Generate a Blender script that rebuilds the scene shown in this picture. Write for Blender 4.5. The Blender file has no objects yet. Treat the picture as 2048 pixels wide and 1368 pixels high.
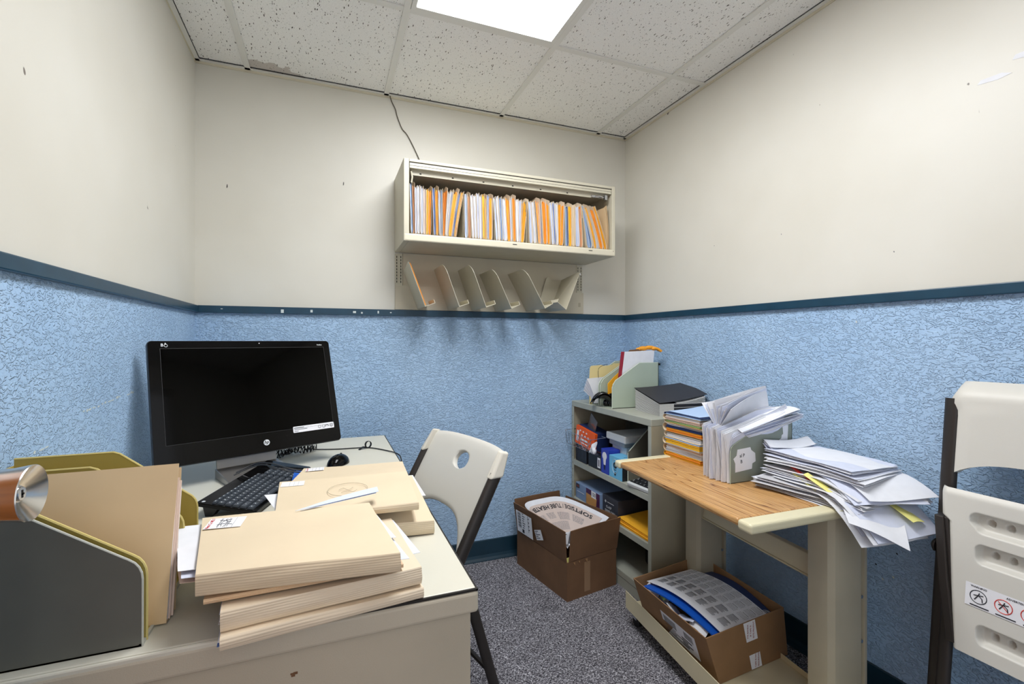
import bpy, bmesh, math, random
from mathutils import Vector, Matrix, noise as mnoise
C = bpy.context.scene.collection
sc = bpy.context.scene
PI = math.pi
rnd = random.Random(7)

# ---------------------------------------------------------------- camera, world, exposure
cam_d = bpy.data.cameras.new('camera'); cam = bpy.data.objects.new('camera', cam_d); C.objects.link(cam)
cam.location = (0, 0, 1.1774); cam.rotation_euler = (PI/2, 0, -.3618)
cam_d.sensor_width = 36; cam_d.lens = 921.39/2048*36
cam_d.shift_x = 20.27/2048; cam_d.shift_y = -2.5/2048; cam_d.clip_start = .01
sc.camera = cam
sc.view_settings.view_transform = 'Standard'; sc.view_settings.look = 'None'
sc.view_settings.gamma = 1; sc.view_settings.use_curve_mapping = False
sc.view_settings.exposure = 0.15
W = bpy.data.worlds.new('world'); sc.world = W; W.use_nodes = True
W.node_tree.nodes['Background'].inputs[0].default_value = (.93, .96, 1, 1)
W.node_tree.nodes['Background'].inputs[1].default_value = 1.0
LAMP = 15.0           # brightness of the ceiling panel light

# ---------------------------------------------------------------- materials
MATS = {}
def srgb(r, g, b):
    f = lambda c: c/12.92 if c <= .04045 else ((c+.055)/1.055)**2.4
    return (f(r/255), f(g/255), f(b/255), 1)
def mat(name, col, rough=.6, metal=0, var=0, vscale=8, bump=0, bscale=200, spec=.5, coat=0, emit=0, trans=0):
    if name in MATS: return MATS[name]
    m = bpy.data.materials.new(name); m.use_nodes = True; nt = m.node_tree; b = nt.nodes['Principled BSDF']
    c = srgb(*col)
    b.inputs['Base Color'].default_value = c; b.inputs['Roughness'].default_value = rough
    b.inputs['Metallic'].default_value = metal; b.inputs['Specular IOR Level'].default_value = spec
    if coat: b.inputs['Coat Weight'].default_value = coat; b.inputs['Coat Roughness'].default_value = .05
    if trans: b.inputs['Transmission Weight'].default_value = trans
    tc = nt.nodes.new('ShaderNodeTexCoord')
    if var:
        n = nt.nodes.new('ShaderNodeTexNoise'); n.inputs['Scale'].default_value = vscale; n.inputs['Detail'].default_value = 4
        nt.links.new(tc.outputs['Object'], n.inputs['Vector'])
        r = nt.nodes.new('ShaderNodeValToRGB')
        r.color_ramp.elements[0].position = .3; r.color_ramp.elements[1].position = .7
        r.color_ramp.elements[0].color = tuple(v*(1-var) for v in c[:3])+(1,)
        r.color_ramp.elements[1].color = tuple(min(1, v*(1+var*.5)) for v in c[:3])+(1,)
        nt.links.new(n.outputs['Fac'], r.inputs['Fac']); nt.links.new(r.outputs['Color'], b.inputs['Base Color'])
    if bump:
        n = nt.nodes.new('ShaderNodeTexNoise'); n.inputs['Scale'].default_value = bscale; n.inputs['Detail'].default_value = 3
        nt.links.new(tc.outputs['Object'], n.inputs['Vector'])
        bp = nt.nodes.new('ShaderNodeBump'); bp.inputs['Strength'].default_value = bump; bp.inputs['Distance'].default_value = .001
        nt.links.new(n.outputs['Fac'], bp.inputs['Height']); nt.links.new(bp.outputs['Normal'], b.inputs['Normal'])
    MATS[name] = m; return m
def nodes_of(name, col=(200, 200, 200), rough=.7):
    m = mat(name, col, rough); nt = m.node_tree
    return m, nt, nt.nodes['Principled BSDF'], (lambda t: nt.nodes.new('ShaderNode'+t)), (lambda a, b: nt.links.new(a, b))
def math_n(nt, op, a, b=None):
    n = nt.nodes.new('ShaderNodeMath'); n.operation = op
    for i, v in enumerate((a, b)):
        if v is None: continue
        if isinstance(v, (int, float)): n.inputs[i].default_value = v
        else: nt.links.new(v, n.inputs[i])
    return n.outputs[0]
def mix_n(nt, fac, a, b):
    n = nt.nodes.new('ShaderNodeMix'); n.data_type = 'RGBA'
    for s, v in ((0, fac), (6, a), (7, b)):
        if isinstance(v, (int, float, tuple)): n.inputs[s].default_value = v
        else: nt.links.new(v, n.inputs[s])
    return n.outputs[2]
def ramp_n(nt, fac, stops):
    r = nt.nodes.new('ShaderNodeValToRGB'); e = r.color_ramp.elements
    while len(e) < len(stops): e.new(.5)
    for k, (p, c) in enumerate(stops): e[k].position = p; e[k].color = c if len(c) == 4 else tuple(c)+(1,)
    nt.links.new(fac, r.inputs['Fac']); return r.outputs['Color']
def mapping(nt, vec, scale=(1, 1, 1), rot=(0, 0, 0), loc=(0, 0, 0)):
    n = nt.nodes.new('ShaderNodeMapping'); n.inputs['Scale'].default_value = scale
    n.inputs['Rotation'].default_value = rot; n.inputs['Location'].default_value = loc
    nt.links.new(vec, n.inputs['Vector']); return n.outputs[0]
def noise_n(nt, vec, scale, detail=3, dist=0, rough=.5):
    n = nt.nodes.new('ShaderNodeTexNoise'); n.inputs['Scale'].default_value = scale; n.inputs['Detail'].default_value = detail
    n.inputs['Distortion'].default_value = dist; n.inputs['Roughness'].default_value = rough
    nt.links.new(vec, n.inputs['Vector']); return n.outputs['Fac']

# blue knockdown plaster (lower walls)
def make_blue():
    m, nt, b, N, L = nodes_of('blue_plaster', rough=.5)
    o = N('TexCoord').outputs['Object']
    big = noise_n(nt, o, 3, 3)
    col = ramp_n(nt, big, [(.3, srgb(164, 196, 230)), (.7, srgb(176, 206, 237))])
    chip = noise_n(nt, mapping(nt, o, (1, 1, 1), loc=(3, 1, 2)), 21, 4, 0, .7)
    cm = ramp_n(nt, chip, [(.755, (0, 0, 0)), (.77, (1, 1, 1))])
    col = mix_n(nt, cm, col, srgb(215, 222, 228))
    L(col, b.inputs['Base Color'])
    v = mapping(nt, o, (1, 1, 1.7), (.5, .5, 0))
    n1 = noise_n(nt, v, 62, 2, 1.2)
    h1 = ramp_n(nt, n1, [(.47, (0, 0, 0)), (.58, (1, 1, 1))])
    n2 = noise_n(nt, o, 170, 2)
    h = math_n(nt, 'ADD', h1, math_n(nt, 'MULTIPLY', n2, .35))
    bp = N('Bump'); bp.inputs['Strength'].default_value = 1.0; bp.inputs['Distance'].default_value = .0028
    L(h, bp.inputs['Height']); L(bp.outputs['Normal'], b.inputs['Normal'])
    return m
def make_cream():
    m, nt, b, N, L = nodes_of('cream_paint', rough=.42)
    o = N('TexCoord').outputs['Object']
    col = ramp_n(nt, noise_n(nt, o, 2.2, 3), [(.3, srgb(212, 208, 196)), (.7, srgb(220, 217, 207))])
    sp = noise_n(nt, mapping(nt, o, (1, 1, .6)), 17, 2, 0, .6)
    col = mix_n(nt, ramp_n(nt, sp, [(.765, (0, 0, 0)), (.775, (1, 1, 1))]), col, srgb(120, 112, 104))
    L(col, b.inputs['Base Color'])
    bp = N('Bump'); bp.inputs['Strength'].default_value = .12; bp.inputs['Distance'].default_value = .001
    L(noise_n(nt, o, 45, 3), bp.inputs['Height']); L(bp.outputs['Normal'], b.inputs['Normal'])
    return m
def make_tile():
    m, nt, b, N, L = nodes_of('ceiling_tile', rough=.95)
    o = N('TexCoord').outputs['Object']; mask = None
    for k, (sc_, rot, st, th) in enumerate(((95, .4, 3.2, .2), (95, 1.6, 3.0, .2), (105, 2.6, 3.4, .2), (170, .9, 1.3, .22), (60, 1.1, 1.2, .13))):
        v = N('TexVoronoi'); v.feature = 'F1'; v.inputs['Scale'].default_value = sc_
        vec = mapping(nt, o, (1, 1/st*1.0, 1), (0, 0, rot), (k*.37, k*.71, 0))
        L(vec, v.inputs['Vector'])
        sep = N('SeparateColor'); L(v.outputs['Color'], sep.inputs[0])
        size = math_n(nt, 'MULTIPLY', sep.outputs[0], th)
        big = math_n(nt, 'GREATER_THAN', sep.outputs[1], .30)
        d = math_n(nt, 'MULTIPLY', math_n(nt, 'LESS_THAN', v.outputs['Distance'], size), big)
        mask = d if mask is None else math_n(nt, 'MAXIMUM', mask, d)
    base = ramp_n(nt, noise_n(nt, o, 260, 2), [(.35, srgb(238, 237, 233)), (.65, srgb(250, 249, 246))])
    # brown water stain in the corner tile
    sx = N('SeparateXYZ'); L(o, sx.inputs[0])
    dx = math_n(nt, 'SUBTRACT', sx.outputs[0], -.30); dy = math_n(nt, 'SUBTRACT', sx.outputs[1], 2.37)
    r = math_n(nt, 'SQRT', math_n(nt, 'ADD', math_n(nt, 'MULTIPLY', math_n(nt, 'MULTIPLY', dx, dx), .30), math_n(nt, 'MULTIPLY', math_n(nt, 'MULTIPLY', dy, dy), 1.2)))
    r = math_n(nt, 'ADD', r, math_n(nt, 'MULTIPLY', math_n(nt, 'SUBTRACT', noise_n(nt, o, 18, 3), .5), .10))
    stain = math_n(nt, 'MULTIPLY', math_n(nt, 'LESS_THAN', r, .115), math_n(nt, 'GREATER_THAN', sx.outputs[0], -.325))
    base = mix_n(nt, math_n(nt, 'MULTIPLY', stain, .55), base, srgb(158, 142, 128))
    L(mix_n(nt, mask, base, srgb(92, 86, 80)), b.inputs['Base Color'])
    bp = N('Bump'); bp.inputs['Strength'].default_value = .5; bp.inputs['Distance'].default_value = .001; bp.invert = True
    L(mask, bp.inputs['Height']); L(bp.outputs['Normal'], b.inputs['Normal'])
    return m
def make_carpet():
    m, nt, b, N, L = nodes_of('grey_carpet', rough=1)
    o = N('TexCoord').outputs['Object']
    a = noise_n(nt, mapping(nt, o, (1, 1.5, 1), (0, 0, .5)), 170, 2, 1.2)
    c = ramp_n(nt, a, [(.36, srgb(44, 43, 48)), (.45, srgb(86, 84, 90)), (.54, srgb(134, 132, 138)), (.64, srgb(216, 214, 220))])
    big = noise_n(nt, o, 9, 3)
    mm = N('Mix'); mm.data_type = 'RGBA'; mm.blend_type = 'MULTIPLY'; mm.inputs[0].default_value = .5
    L(c, mm.inputs[6]); L(ramp_n(nt, big, [(.3, (.6, .6, .6)), (.7, (1, 1, 1))]), mm.inputs[7])
    L(mm.outputs[2], b.inputs['Base Color']); b.inputs['Specular IOR Level'].default_value = .1
    bp = N('Bump'); bp.inputs['Strength'].default_value = .9; bp.inputs['Distance'].default_value = .003
    L(a, bp.inputs['Height']); L(bp.outputs['Normal'], b.inputs['Normal'])
    return m
def make_wood(name, c1, c2, c3, scale=1, rough=.35, along='y'):
    m, nt, b, N, L = nodes_of(name, rough=rough)
    o = N('TexCoord').outputs['Object']
    s = {'y': (1, .09, 1), 'z': (1, 1, .09), 'x': (.09, 1, 1)}[along]
    v = mapping(nt, o, s)
    n = noise_n(nt, v, 7*scale, 2, 1.5)
    rings = math_n(nt, 'FRACT', math_n(nt, 'MULTIPLY', n, 34))
    fine = noise_n(nt, mapping(nt, o, tuple(q*4 if q == 1 else q*1.4 for q in s)), 60*scale, 3)
    col = ramp_n(nt, rings, [(0, srgb(*c3)), (.10, srgb(*c2)), (.5, srgb(*c1)), (.90, srgb(*c1)), (1, srgb(*c3))])
    col = mix_n(nt, ramp_n(nt, fine, [(.5, (0, 0, 0)), (.8, (.7, .7, .7))]), col, srgb(*c3))
    L(col, b.inputs['Base Color'])
    return m
BLUE, CREAM, TILE, CARPET = make_blue(), make_cream(), make_tile(), make_carpet()
OAK = make_wood('oak_laminate', (208, 164, 108), (180, 130, 76), (118, 76, 40))
DOORWOOD = make_wood('door_veneer', (176, 104, 44), (150, 82, 32), (104, 56, 22), .8, .3, 'z')
RAIL = mat('teal_trim_paint', (22, 62, 84), .35, var=.15, vscale=20)
RAILCHIP = mat('chipped_trim', (205, 214, 214), .7)
BASEB = mat('dark_rubber_base', (22, 52, 68), .4, var=.2, vscale=10)
TBAR = mat('white_grid_metal', (228, 227, 221), .5)
DARKGAP = mat('dark_gap', (40, 38, 42), .9)
CREAMTRIM = mat('yellowed_trim', (214, 206, 184), .5)
PUTTY = mat('putty_metal', (198, 192, 172), .4, var=.05, vscale=12, bump=.1, bscale=500)
PUTTY2 = mat('putty_edge', (212, 205, 184), .38, var=.04)
PANELM = mat('taupe_plate', (196, 188, 168), .55, var=.06, vscale=6)
SLOT = mat('dark_slot', (34, 30, 26), .8)
LAMTOP = mat('desk_laminate', (212, 209, 194), .45, var=.04, vscale=3, bump=.08, bscale=400)
DESKMET = mat('desk_metal', (186, 176, 156), .45, var=.08, vscale=5, bump=.2, bscale=700)
DESKEDGE = mat('desk_edge_band', (190, 181, 162), .45, var=.05, vscale=6, bump=.2, bscale=700)
STAIN = mat('rust_stain', (118, 84, 56), .8, var=.3, vscale=60)
BLACK = mat('black_plastic', (22, 22, 24), .4)
BLACKG = mat('black_gloss', (6, 6, 7), .09, spec=.22)
SCREEN = mat('screen_glass', (2, 2, 2), .07, spec=.12)
BEZEDGE = mat('bezel_edge', (70, 72, 76), .35, metal=.6)
SILVER = mat('brushed_silver', (176, 172, 168), .35, metal=.75)
KEYM = mat('key_plastic', (66, 72, 80), .38)
WHITEINK = mat('white_ink', (222, 226, 228), .6)
DARKINK = mat('dark_ink', (40, 42, 50), .8)
GREYINK = mat('grey_ink', (128, 128, 134), .8)
REDINK = mat('red_ink', (206, 62, 66), .7)
BLUEINK = mat('blue_ink', (50, 66, 130), .7)
PENCIL = mat('pencil', (182, 168, 146), .9)
MANILA = mat('manila', (222, 204, 174), .6, var=.05, vscale=7, bump=.06, bscale=90)
MANILA2 = mat('manila_light', (226, 209, 183), .6, var=.04, vscale=6)
MANILAP = mat('manila_pink', (222, 190, 152), .62, var=.05, vscale=8)
TAN = mat('manila_inner', (214, 186, 146), .65, var=.06)
ENVY = mat('goldenrod', (242, 176, 42), .6, var=.08, vscale=25)
ENVO = mat('orange_envelope', (240, 150, 40), .6, var=.06, vscale=25)
ENVB = mat('brown_envelope', (196, 128, 80), .6, var=.05)
YEL = mat('yellow_paper', (248, 200, 50), .6)
PALEY = mat('pale_yellow_note', (238, 232, 140), .65)
WHITEP = mat('white_paper', (232, 233, 238), .65, var=.04, vscale=30)
WHITEP2 = mat('cool_paper', (214, 219, 236), .65, var=.05, vscale=40)
GREYP = mat('grey_paper', (196, 196, 200), .7)
BLUEP = mat('blue_paper', (96, 130, 196), .6)
PBLUEP = mat('pale_blue_paper', (176, 200, 232), .6)
NAVY = mat('navy_card', (34, 52, 98), .5)
BLUECARD = mat('bright_blue_card', (24, 92, 196), .4)
GREENP = mat('green_paper', (172, 208, 138), .65)
PINKP = mat('pink_paper', (232, 206, 190), .65)
LABELP = mat('label_paper', (238, 238, 242), .55)
CARD = mat('cardboard', (116, 84, 58), .8, var=.14, vscale=10, bump=.15, bscale=60)
CARD2 = mat('cardboard_light', (146, 110, 74), .8, var=.1, vscale=14)
CARDEDGE = mat('cardboard_edge', (186, 148, 110), .85)
TAPE = mat('clear_tape', (150, 120, 92), .2)
OLIVE = mat('mustard_metal', (186, 164, 84), .42, var=.06, vscale=6)
OLIVE_E = mat('mustard_edge', (206, 188, 116), .4)
GREYMET = mat('grey_green_metal', (96, 97, 90), .5, var=.12, vscale=9)
GREYEDGE = mat('grey_rim', (186, 188, 178), .35)
SAGE = mat('sage_metal', (178, 190, 172), .4, var=.05, vscale=8)
SAGE_E = mat('sage_edge', (202, 210, 194), .4)
SAGED = mat('grey_sage_metal', (142, 150, 138), .45, var=.1, vscale=8)
SHELFM = mat('shelf_grey_metal', (170, 172, 160), .42, var=.08, vscale=8)
SHELFS = mat('shelf_side_putty', (172, 164, 142), .5, var=.08, vscale=9)
SHELFIN = mat('shelf_inside', (112, 110, 98), .6, var=.12, vscale=7)
BEIGE = mat('stand_beige_metal', (208, 197, 164), .4, var=.06, vscale=6)
BEIGE2 = mat('stand_face_metal', (176, 168, 146), .5, var=.07, vscale=10)
EDGECREAM = mat('cream_edging', (222, 214, 180), .38)
STEEL = mat('satin_steel', (208, 206, 202), .22, metal=1)
CHROME = mat('chrome', (200, 202, 206), .15, metal=1)
RESIN = mat('white_resin', (214, 211, 202), .45, bump=.12, bscale=600)
RESINE = mat('resin_edge', (214, 209, 196), .45)
TUBE = mat('bronze_black_tube', (54, 49, 46), .42, metal=.3)
RUBBER = mat('black_rubber', (20, 20, 20), .6)
LEATHER = mat('black_leather', (16, 15, 16), .22, bump=.5, bscale=60)
BOOKBLK = mat('black_cover', (46, 43, 46), .5, var=.1, vscale=30)
BOOKPG = mat('page_edges', (226, 225, 222), .8)
BOXBLUE = mat('royal_blue_box', (42, 62, 172), .4)
BOXSKY = mat('sky_blue_box', (110, 186, 226), .4)
BOXBLK = mat('black_box', (26, 27, 32), .4)
BOXORG = mat('orange_box', (236, 92, 26), .4)
BOXSLATE = mat('slate_box', (126, 148, 182), .45)
BOXDK = mat('charcoal_box', (52, 54, 64), .45)
BOXPURP = mat('purple_box', (76, 34, 74), .45)
BOXTAN = mat('tan_box_print', (204, 148, 84), .5)
DEVWHITE = mat('device_white', (214, 216, 216), .35)
DEVGREY = mat('device_grey', (172, 174, 174), .4)
GLOVE = mat('orange_glove', (240, 160, 34), .6, var=.15, vscale=40)
POSTER = mat('poster_pinkish', (214, 196, 186), .6, var=.05, vscale=20)
CLEARP = mat('clear_plastic', (150, 140, 136), .12, trans=.6)
WARNRED = mat('warning_red', (214, 60, 48), .6)
REDTAPE = mat('red_print', (150, 42, 34), .6)
SCREENRIM = mat('screen_rim', (48, 48, 50), .4)
MAROON = mat('maroon_spine', (152, 30, 50), .5)

# ---------------------------------------------------------------- mesh helpers
class MB:
    def __init__(s): s.v = []; s.f = []; s.mi = []; s.m = 0
    def add(s, vs, fs, M=None):
        o = len(s.v)
        s.v += [tuple(M @ Vector(p)) if M is not None else tuple(p) for p in vs]
        for f in fs: s.f.append([i+o for i in f]); s.mi.append(s.m)
        return s
    def box(s, a, b, M=None):
        (x0, y0, z0), (x1, y1, z1) = a, b
        if x0 > x1: x0, x1 = x1, x0
        if y0 > y1: y0, y1 = y1, y0
        if z0 > z1: z0, z1 = z1, z0
        return s.add([(x0,y0,z0),(x1,y0,z0),(x1,y1,z0),(x0,y1,z0),(x0,y0,z1),(x1,y0,z1),(x1,y1,z1),(x0,y1,z1)],
                     [(3,2,1,0),(4,5,6,7),(0,1,5,4),(1,2,6,5),(2,3,7,6),(3,0,4,7)], M)
    def hexa(s, b4, t4):
        return s.add(list(b4)+list(t4), [(3,2,1,0),(4,5,6,7),(0,1,5,4),(1,2,6,5),(2,3,7,6),(3,0,4,7)])
    def prism(s, poly, ext, M=None):
        n = len(poly); e = Vector(ext); P = [Vector(p) for p in poly]
        return s.add(P+[p+e for p in P], [tuple(range(n))[::-1], tuple(range(n, 2*n))]+[(i, (i+1) % n, n+(i+1) % n, n+i) for i in range(n)], M)
    def tube(s, pts, r, n=8, r2=None, M=None, up=(0, 0, 1), closed=False):
        P = [Vector(p) for p in pts]; K = len(P); vs = []
        for i, p in enumerate(P):
            a = P[(i-1) % K] if (closed or i > 0) else p; b = P[(i+1) % K] if (closed or i < K-1) else p
            t = (b-a).normalized(); u = Vector(up)
            if abs(t.dot(u)) > .97: u = Vector((1, 0, 0)) if abs(t.x) < .9 else Vector((0, 1, 0))
            x = t.cross(u).normalized(); y = x.cross(t).normalized()
            rr = r(i/(K-1)) if callable(r) else r
            for k in range(n):
                an = 2*PI*k/n; vs.append(p+x*math.cos(an)*rr+y*math.sin(an)*(r2 if r2 else rr))
        fs = [(i*n+k, i*n+(k+1) % n, ((i+1) % K)*n+(k+1) % n, ((i+1) % K)*n+k) for i in range(K if closed else K-1) for k in range(n)]
        if not closed: fs += [tuple(range(n))[::-1], tuple(range((K-1)*n, K*n))]
        return s.add(vs, fs, M)
    def slab(s, f, nu, nv, th, M=None):
        # thickened surface; f(u,v) is its top side
        G = [[Vector(f(i/nu, j/nv)) for j in range(nv+1)] for i in range(nu+1)]; top = []; bot = []
        for i in range(nu+1):
            for j in range(nv+1):
                du = G[min(i+1, nu)][j]-G[max(i-1, 0)][j]; dv = G[i][min(j+1, nv)]-G[i][max(j-1, 0)]
                nn = du.cross(dv)
                nn = nn.normalized() if nn.length > 1e-12 else Vector((0, 0, 1))
                top.append(G[i][j]); bot.append(G[i][j]-nn*th)
        k = lambda i, j: i*(nv+1)+j; o = len(top); fs = []
        for i in range(nu):
            for j in range(nv):
                fs.append((k(i,j), k(i+1,j), k(i+1,j+1), k(i,j+1))); fs.append(tuple(o+q for q in (k(i,j+1), k(i+1,j+1), k(i+1,j), k(i,j))))
        rim = [k(i,0) for i in range(nu)]+[k(nu,j) for j in range(nv)]+[k(i,nv) for i in range(nu,0,-1)]+[k(0,j) for j in range(nv,0,-1)]
        for a, b in zip(rim, rim[1:]+rim[:1]): fs.append((b, a, o+a, o+b))
        return s.add(top+bot, fs, M)
    def lathe(s, prof, n=24, M=None):
        # prof: (radius, z)
        vs = []; K = len(prof)
        for r, z in prof:
            for k in range(n): a = 2*PI*k/n; vs.append((r*math.cos(a), r*math.sin(a), z))
        fs = [(i*n+k, i*n+(k+1) % n, (i+1)*n+(k+1) % n, (i+1)*n+k) for i in range(K-1) for k in range(n)]
        fs += [tuple(range(n))[::-1], tuple(range((K-1)*n, K*n))]
        return s.add(vs, fs, M)
    def sphere(s, c, r, n=10, M=None, sc_=(1, 1, 1)):
        vs = []; fs = []
        for i in range(n+1):
            t = PI*i/n
            for k in range(2*n): a = PI*k/n; vs.append((c[0]+r*sc_[0]*math.sin(t)*math.cos(a), c[1]+r*sc_[1]*math.sin(t)*math.sin(a), c[2]+r*sc_[2]*math.cos(t)))
        for i in range(n):
            for k in range(2*n): fs.append((i*2*n+k, (i+1)*2*n+k, (i+1)*2*n+(k+1) % (2*n), i*2*n+(k+1) % (2*n)))
        return s.add(vs, fs, M)
    def build(s, name, mats, parent=None, smooth=False, bevel=0, seg=2, ang=35, fixn=True):
        me = bpy.data.meshes.new(name); me.from_pydata(s.v, [], s.f)
        if not isinstance(mats, (list, tuple)): mats = [mats]
        for m in mats: me.materials.append(m)
        for p, i in zip(me.polygons, s.mi): p.material_index = i
        if fixn:
            bm = bmesh.new(); bm.from_mesh(me); bmesh.ops.recalc_face_normals(bm, faces=bm.faces); bm.to_mesh(me); bm.free()
        if smooth:
            for p in me.polygons: p.use_smooth = True
            me.set_sharp_from_angle(angle=math.radians(ang))
        o = bpy.data.objects.new(name, me); C.objects.link(o)
        if parent is not None: o.parent = parent
        if bevel:
            md = o.modifiers.new('bevel', 'BEVEL'); md.width = bevel; md.segments = seg; md.limit_method = 'ANGLE'; md.angle_limit = math.radians(40)
            md.harden_normals = False
        return o
def tag(o, label, cat=None, group=None, kind=None):
    if label: o['label'] = label
    if cat: o['category'] = cat
    if group: o['group'] = group
    if kind: o['kind'] = kind
    return o
def thing(name, label, cat, loc=(0, 0, 0), rz=0, group=None):
    o = bpy.data.objects.new(name, None); C.objects.link(o); o.location = loc; o.rotation_euler = (0, 0, rz)
    o.empty_display_size = .05
    return tag(o, label, cat, group)
def struct(o): o['kind'] = 'structure'; return o
def T(x=0, y=0, z=0, rx=0, ry=0, rz=0):
    return Matrix.Translation((x, y, z)) @ Matrix.Rotation(rz, 4, 'Z') @ Matrix.Rotation(ry, 4, 'Y') @ Matrix.Rotation(rx, 4, 'X')
def frame(o, ex, ey):
    # matrix whose x,y axes are ex,ey
    ex = Vector(ex).normalized(); ey = Vector(ey); ey = (ey-ex*ey.dot(ex)).normalized(); ez = ex.cross(ey)
    M = Matrix((ex, ey, ez)).transposed().to_4x4(); M.translation = Vector(o); return M
def text_bits(s, size=1.0, bold=False):
    cu = bpy.data.curves.new('text', 'FONT'); cu.body = s; cu.size = size; cu.align_x = 'CENTER'; cu.align_y = 'CENTER'; cu.resolution_u = 2
    if bold: cu.offset = size*.018
    ob = bpy.data.objects.new('text', cu); me = bpy.data.meshes.new_from_object(ob)
    vs = [v.co.copy() for v in me.vertices]; fs = [tuple(p.vertices) for p in me.polygons]
    bpy.data.objects.remove(ob); bpy.data.curves.remove(cu); bpy.data.meshes.remove(me)
    return vs, fs
def text(m, s, size, M, bold=False, f=None):
    vs, fs = text_bits(s, size, bold)
    if f: m.add([f(v.x, v.y) for v in vs], fs)
    else: m.add(vs, fs, M)
def lerp(a, b, t): return a+(b-a)*t
def vl(a, b, t): return tuple(lerp(p, q, t) for p, q in zip(a, b))
def bil(c, u, v):
    # corners near-left, near-right, far-right, far-left
    return tuple(lerp(lerp(c[0][k], c[1][k], u), lerp(c[3][k], c[2][k], u), v) for k in range(3))
def rrect(w, h, r, n=5):
    pts = []
    for cx, cy, a0 in ((w/2-r, h/2-r, 0), (-w/2+r, h/2-r, PI/2), (-w/2+r, -h/2+r, PI), (w/2-r, -h/2+r, 1.5*PI)):
        for k in range(n+1): a = a0+PI/2*k/n; pts.append((cx+r*math.cos(a), cy+r*math.sin(a), 0))
    return pts
ORD = lambda n: f"{n}{'th' if 10 <= n % 100 <= 20 else {1: 'st', 2: 'nd', 3: 'rd'}.get(n % 10, 'th')}"

# ---------------------------------------------------------------- room shell
XL, XR, YB, YF, ZC = -.54, 1.69, 2.35, -.15, 2.404
ZT, ZU = 1.301, 1.332      # chair rail
def wall(name, a, b, splitz=1.31):
    m = MB(); m.box((a[0], a[1], 0), (b[0], b[1], splitz)); m.m = 1; m.box((a[0], a[1], splitz), (b[0], b[1], ZC+.05))
    return struct(m.build(name, [BLUE, CREAM]))
wall('wall_back', (XL-.1, YB), (XR+.1, YB+.1))
wall('wall_left', (XL-.1, YF-.1), (XL, YB))
wall('wall_right', (XR, YF-.1), (XR+.1, YB))
m = MB()
for a, b in (((1.0, YF-.1, 0), (XR, YF, 1.31)),): m.box(a, b)
m.m = 1
for a, b in (((1.0, YF-.1, 1.31), (XR, YF, ZC+.05)), ((XL, YF-.1, 2.15), (1.0, YF, ZC+.05))): m.box(a, b)
struct(m.build('wall_front', [BLUE, CREAM]))  # unseen wall; its opening is enlarged to let in more world fill light
m = MB(); m.box((XL-.1, YF-1.2, -.1), (XR+.1, YB+.1, 0)); struct(m.build('floor', CARPET))
m = MB(); m.box((XL-.1, YF-.1, ZC), (XR+.1, YB+.1, ZC+.08)); struct(m.build('ceiling', TILE))
# suspended grid bars and wall angle
GX, GY, GS = -.3361, 1.7148, .6096
m = MB(); zb = 2.3976
for k in range(4): m.box((GX+k*GS-.012, YF, zb), (GX+k*GS+.012, YB-.001, ZC-.0005))
for gy in (GY, GY-2*GS): m.box((XL, gy-.012, zb+.0004), (XR, gy+.012, ZC-.0005))
for x0, x1 in ((XL, GX), (GX, GX+GS), (GX+2*GS, GX+3*GS), (GX+3*GS, XR)): m.box((x0, GY-GS-.012, zb+.0004), (x1, GY-GS+.012, ZC-.0005))
struct(m.build('trim_5', TBAR, bevel=.0008))
m = MB()
m.box((XL, YB-.02, zb), (XR, YB, zb+.0015)); m.box((XL, YF, zb), (XL+.02, YB, zb+.0015)); m.box((XR-.02, YF, zb), (XR, YB, zb+.0015))
m.m = 1
m.box((XL, YB-.004, zb-.010), (XR, YB, zb)); m.box((XL, YF, zb-.006), (XL+.003, YB, zb)); m.box((XR-.004, YF, zb-.010), (XR, YB, zb))
m.m = 2
m.box((XL+.02, YB-.023, ZC-.0012), (XR-.02, YB-.019, ZC-.0002)); m.box((XL+.019, YF, ZC-.0012), (XL+.0215, YB-.02, ZC-.0002)); m.box((XR-.0215, YF, ZC-.0012), (XR-.019, YB-.02, ZC-.0002))
struct(m.build('trim_6', [TBAR, CREAMTRIM, DARKGAP]))
# chair rail
def rail(name, a, b, chips=()):
    m = MB(); m.box((a[0], a[1], ZT), (b[0], b[1], ZU)); m.m = 1
    for c in chips: m.box(*c)
    return struct(m.build(name, [RAIL, RAILCHIP], bevel=.003))
ch = []
for x, z, w, h in ((-.20, 1.313, .012, .016), (-.075, 1.316, .010, .012), (.115, 1.316, .014, .010), (.152, 1.313, .008, .008), (.23, 1.318, .007, .013), (.29, 1.317, .008, .005), (-.44, 1.318, .008, .003)):
    ch.append(((x, YB-.0164, z-h/2), (x+w, YB-.0155, z+h/2)))
rail('trim_1', (XL, YB-.016), (XR, YB), ch)
rail('trim_2', (XL, YF), (XL+.016, YB-.016))
rail('trim_3', (XR-.016, YF), (XR, YB-.016))
def baseb(name, pts):
    (x0, y0), (x1, y1), (nx, ny) = pts
    prof = [(0, 0), (.02, 0), (.019, .005), (.011, .016), (.006, .03), (.005, .104), (.003, .108), (0, .108)]
    m = MB(); P = [(x0+nx*d, y0+ny*d, z) for d, z in prof]; m.prism(P, (x1-x0, y1-y0, 0))
    return struct(m.build(name, BASEB))
baseb('baseboard_back', ((XL, YB), (XR, YB), (0, -1)))
baseb('baseboard_left', ((XL, YF), (XL, YB-.01), (1, 0)))
baseb('baseboard_right', ((XR, YF), (XR, YB-.01), (-1, 0)))

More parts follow.
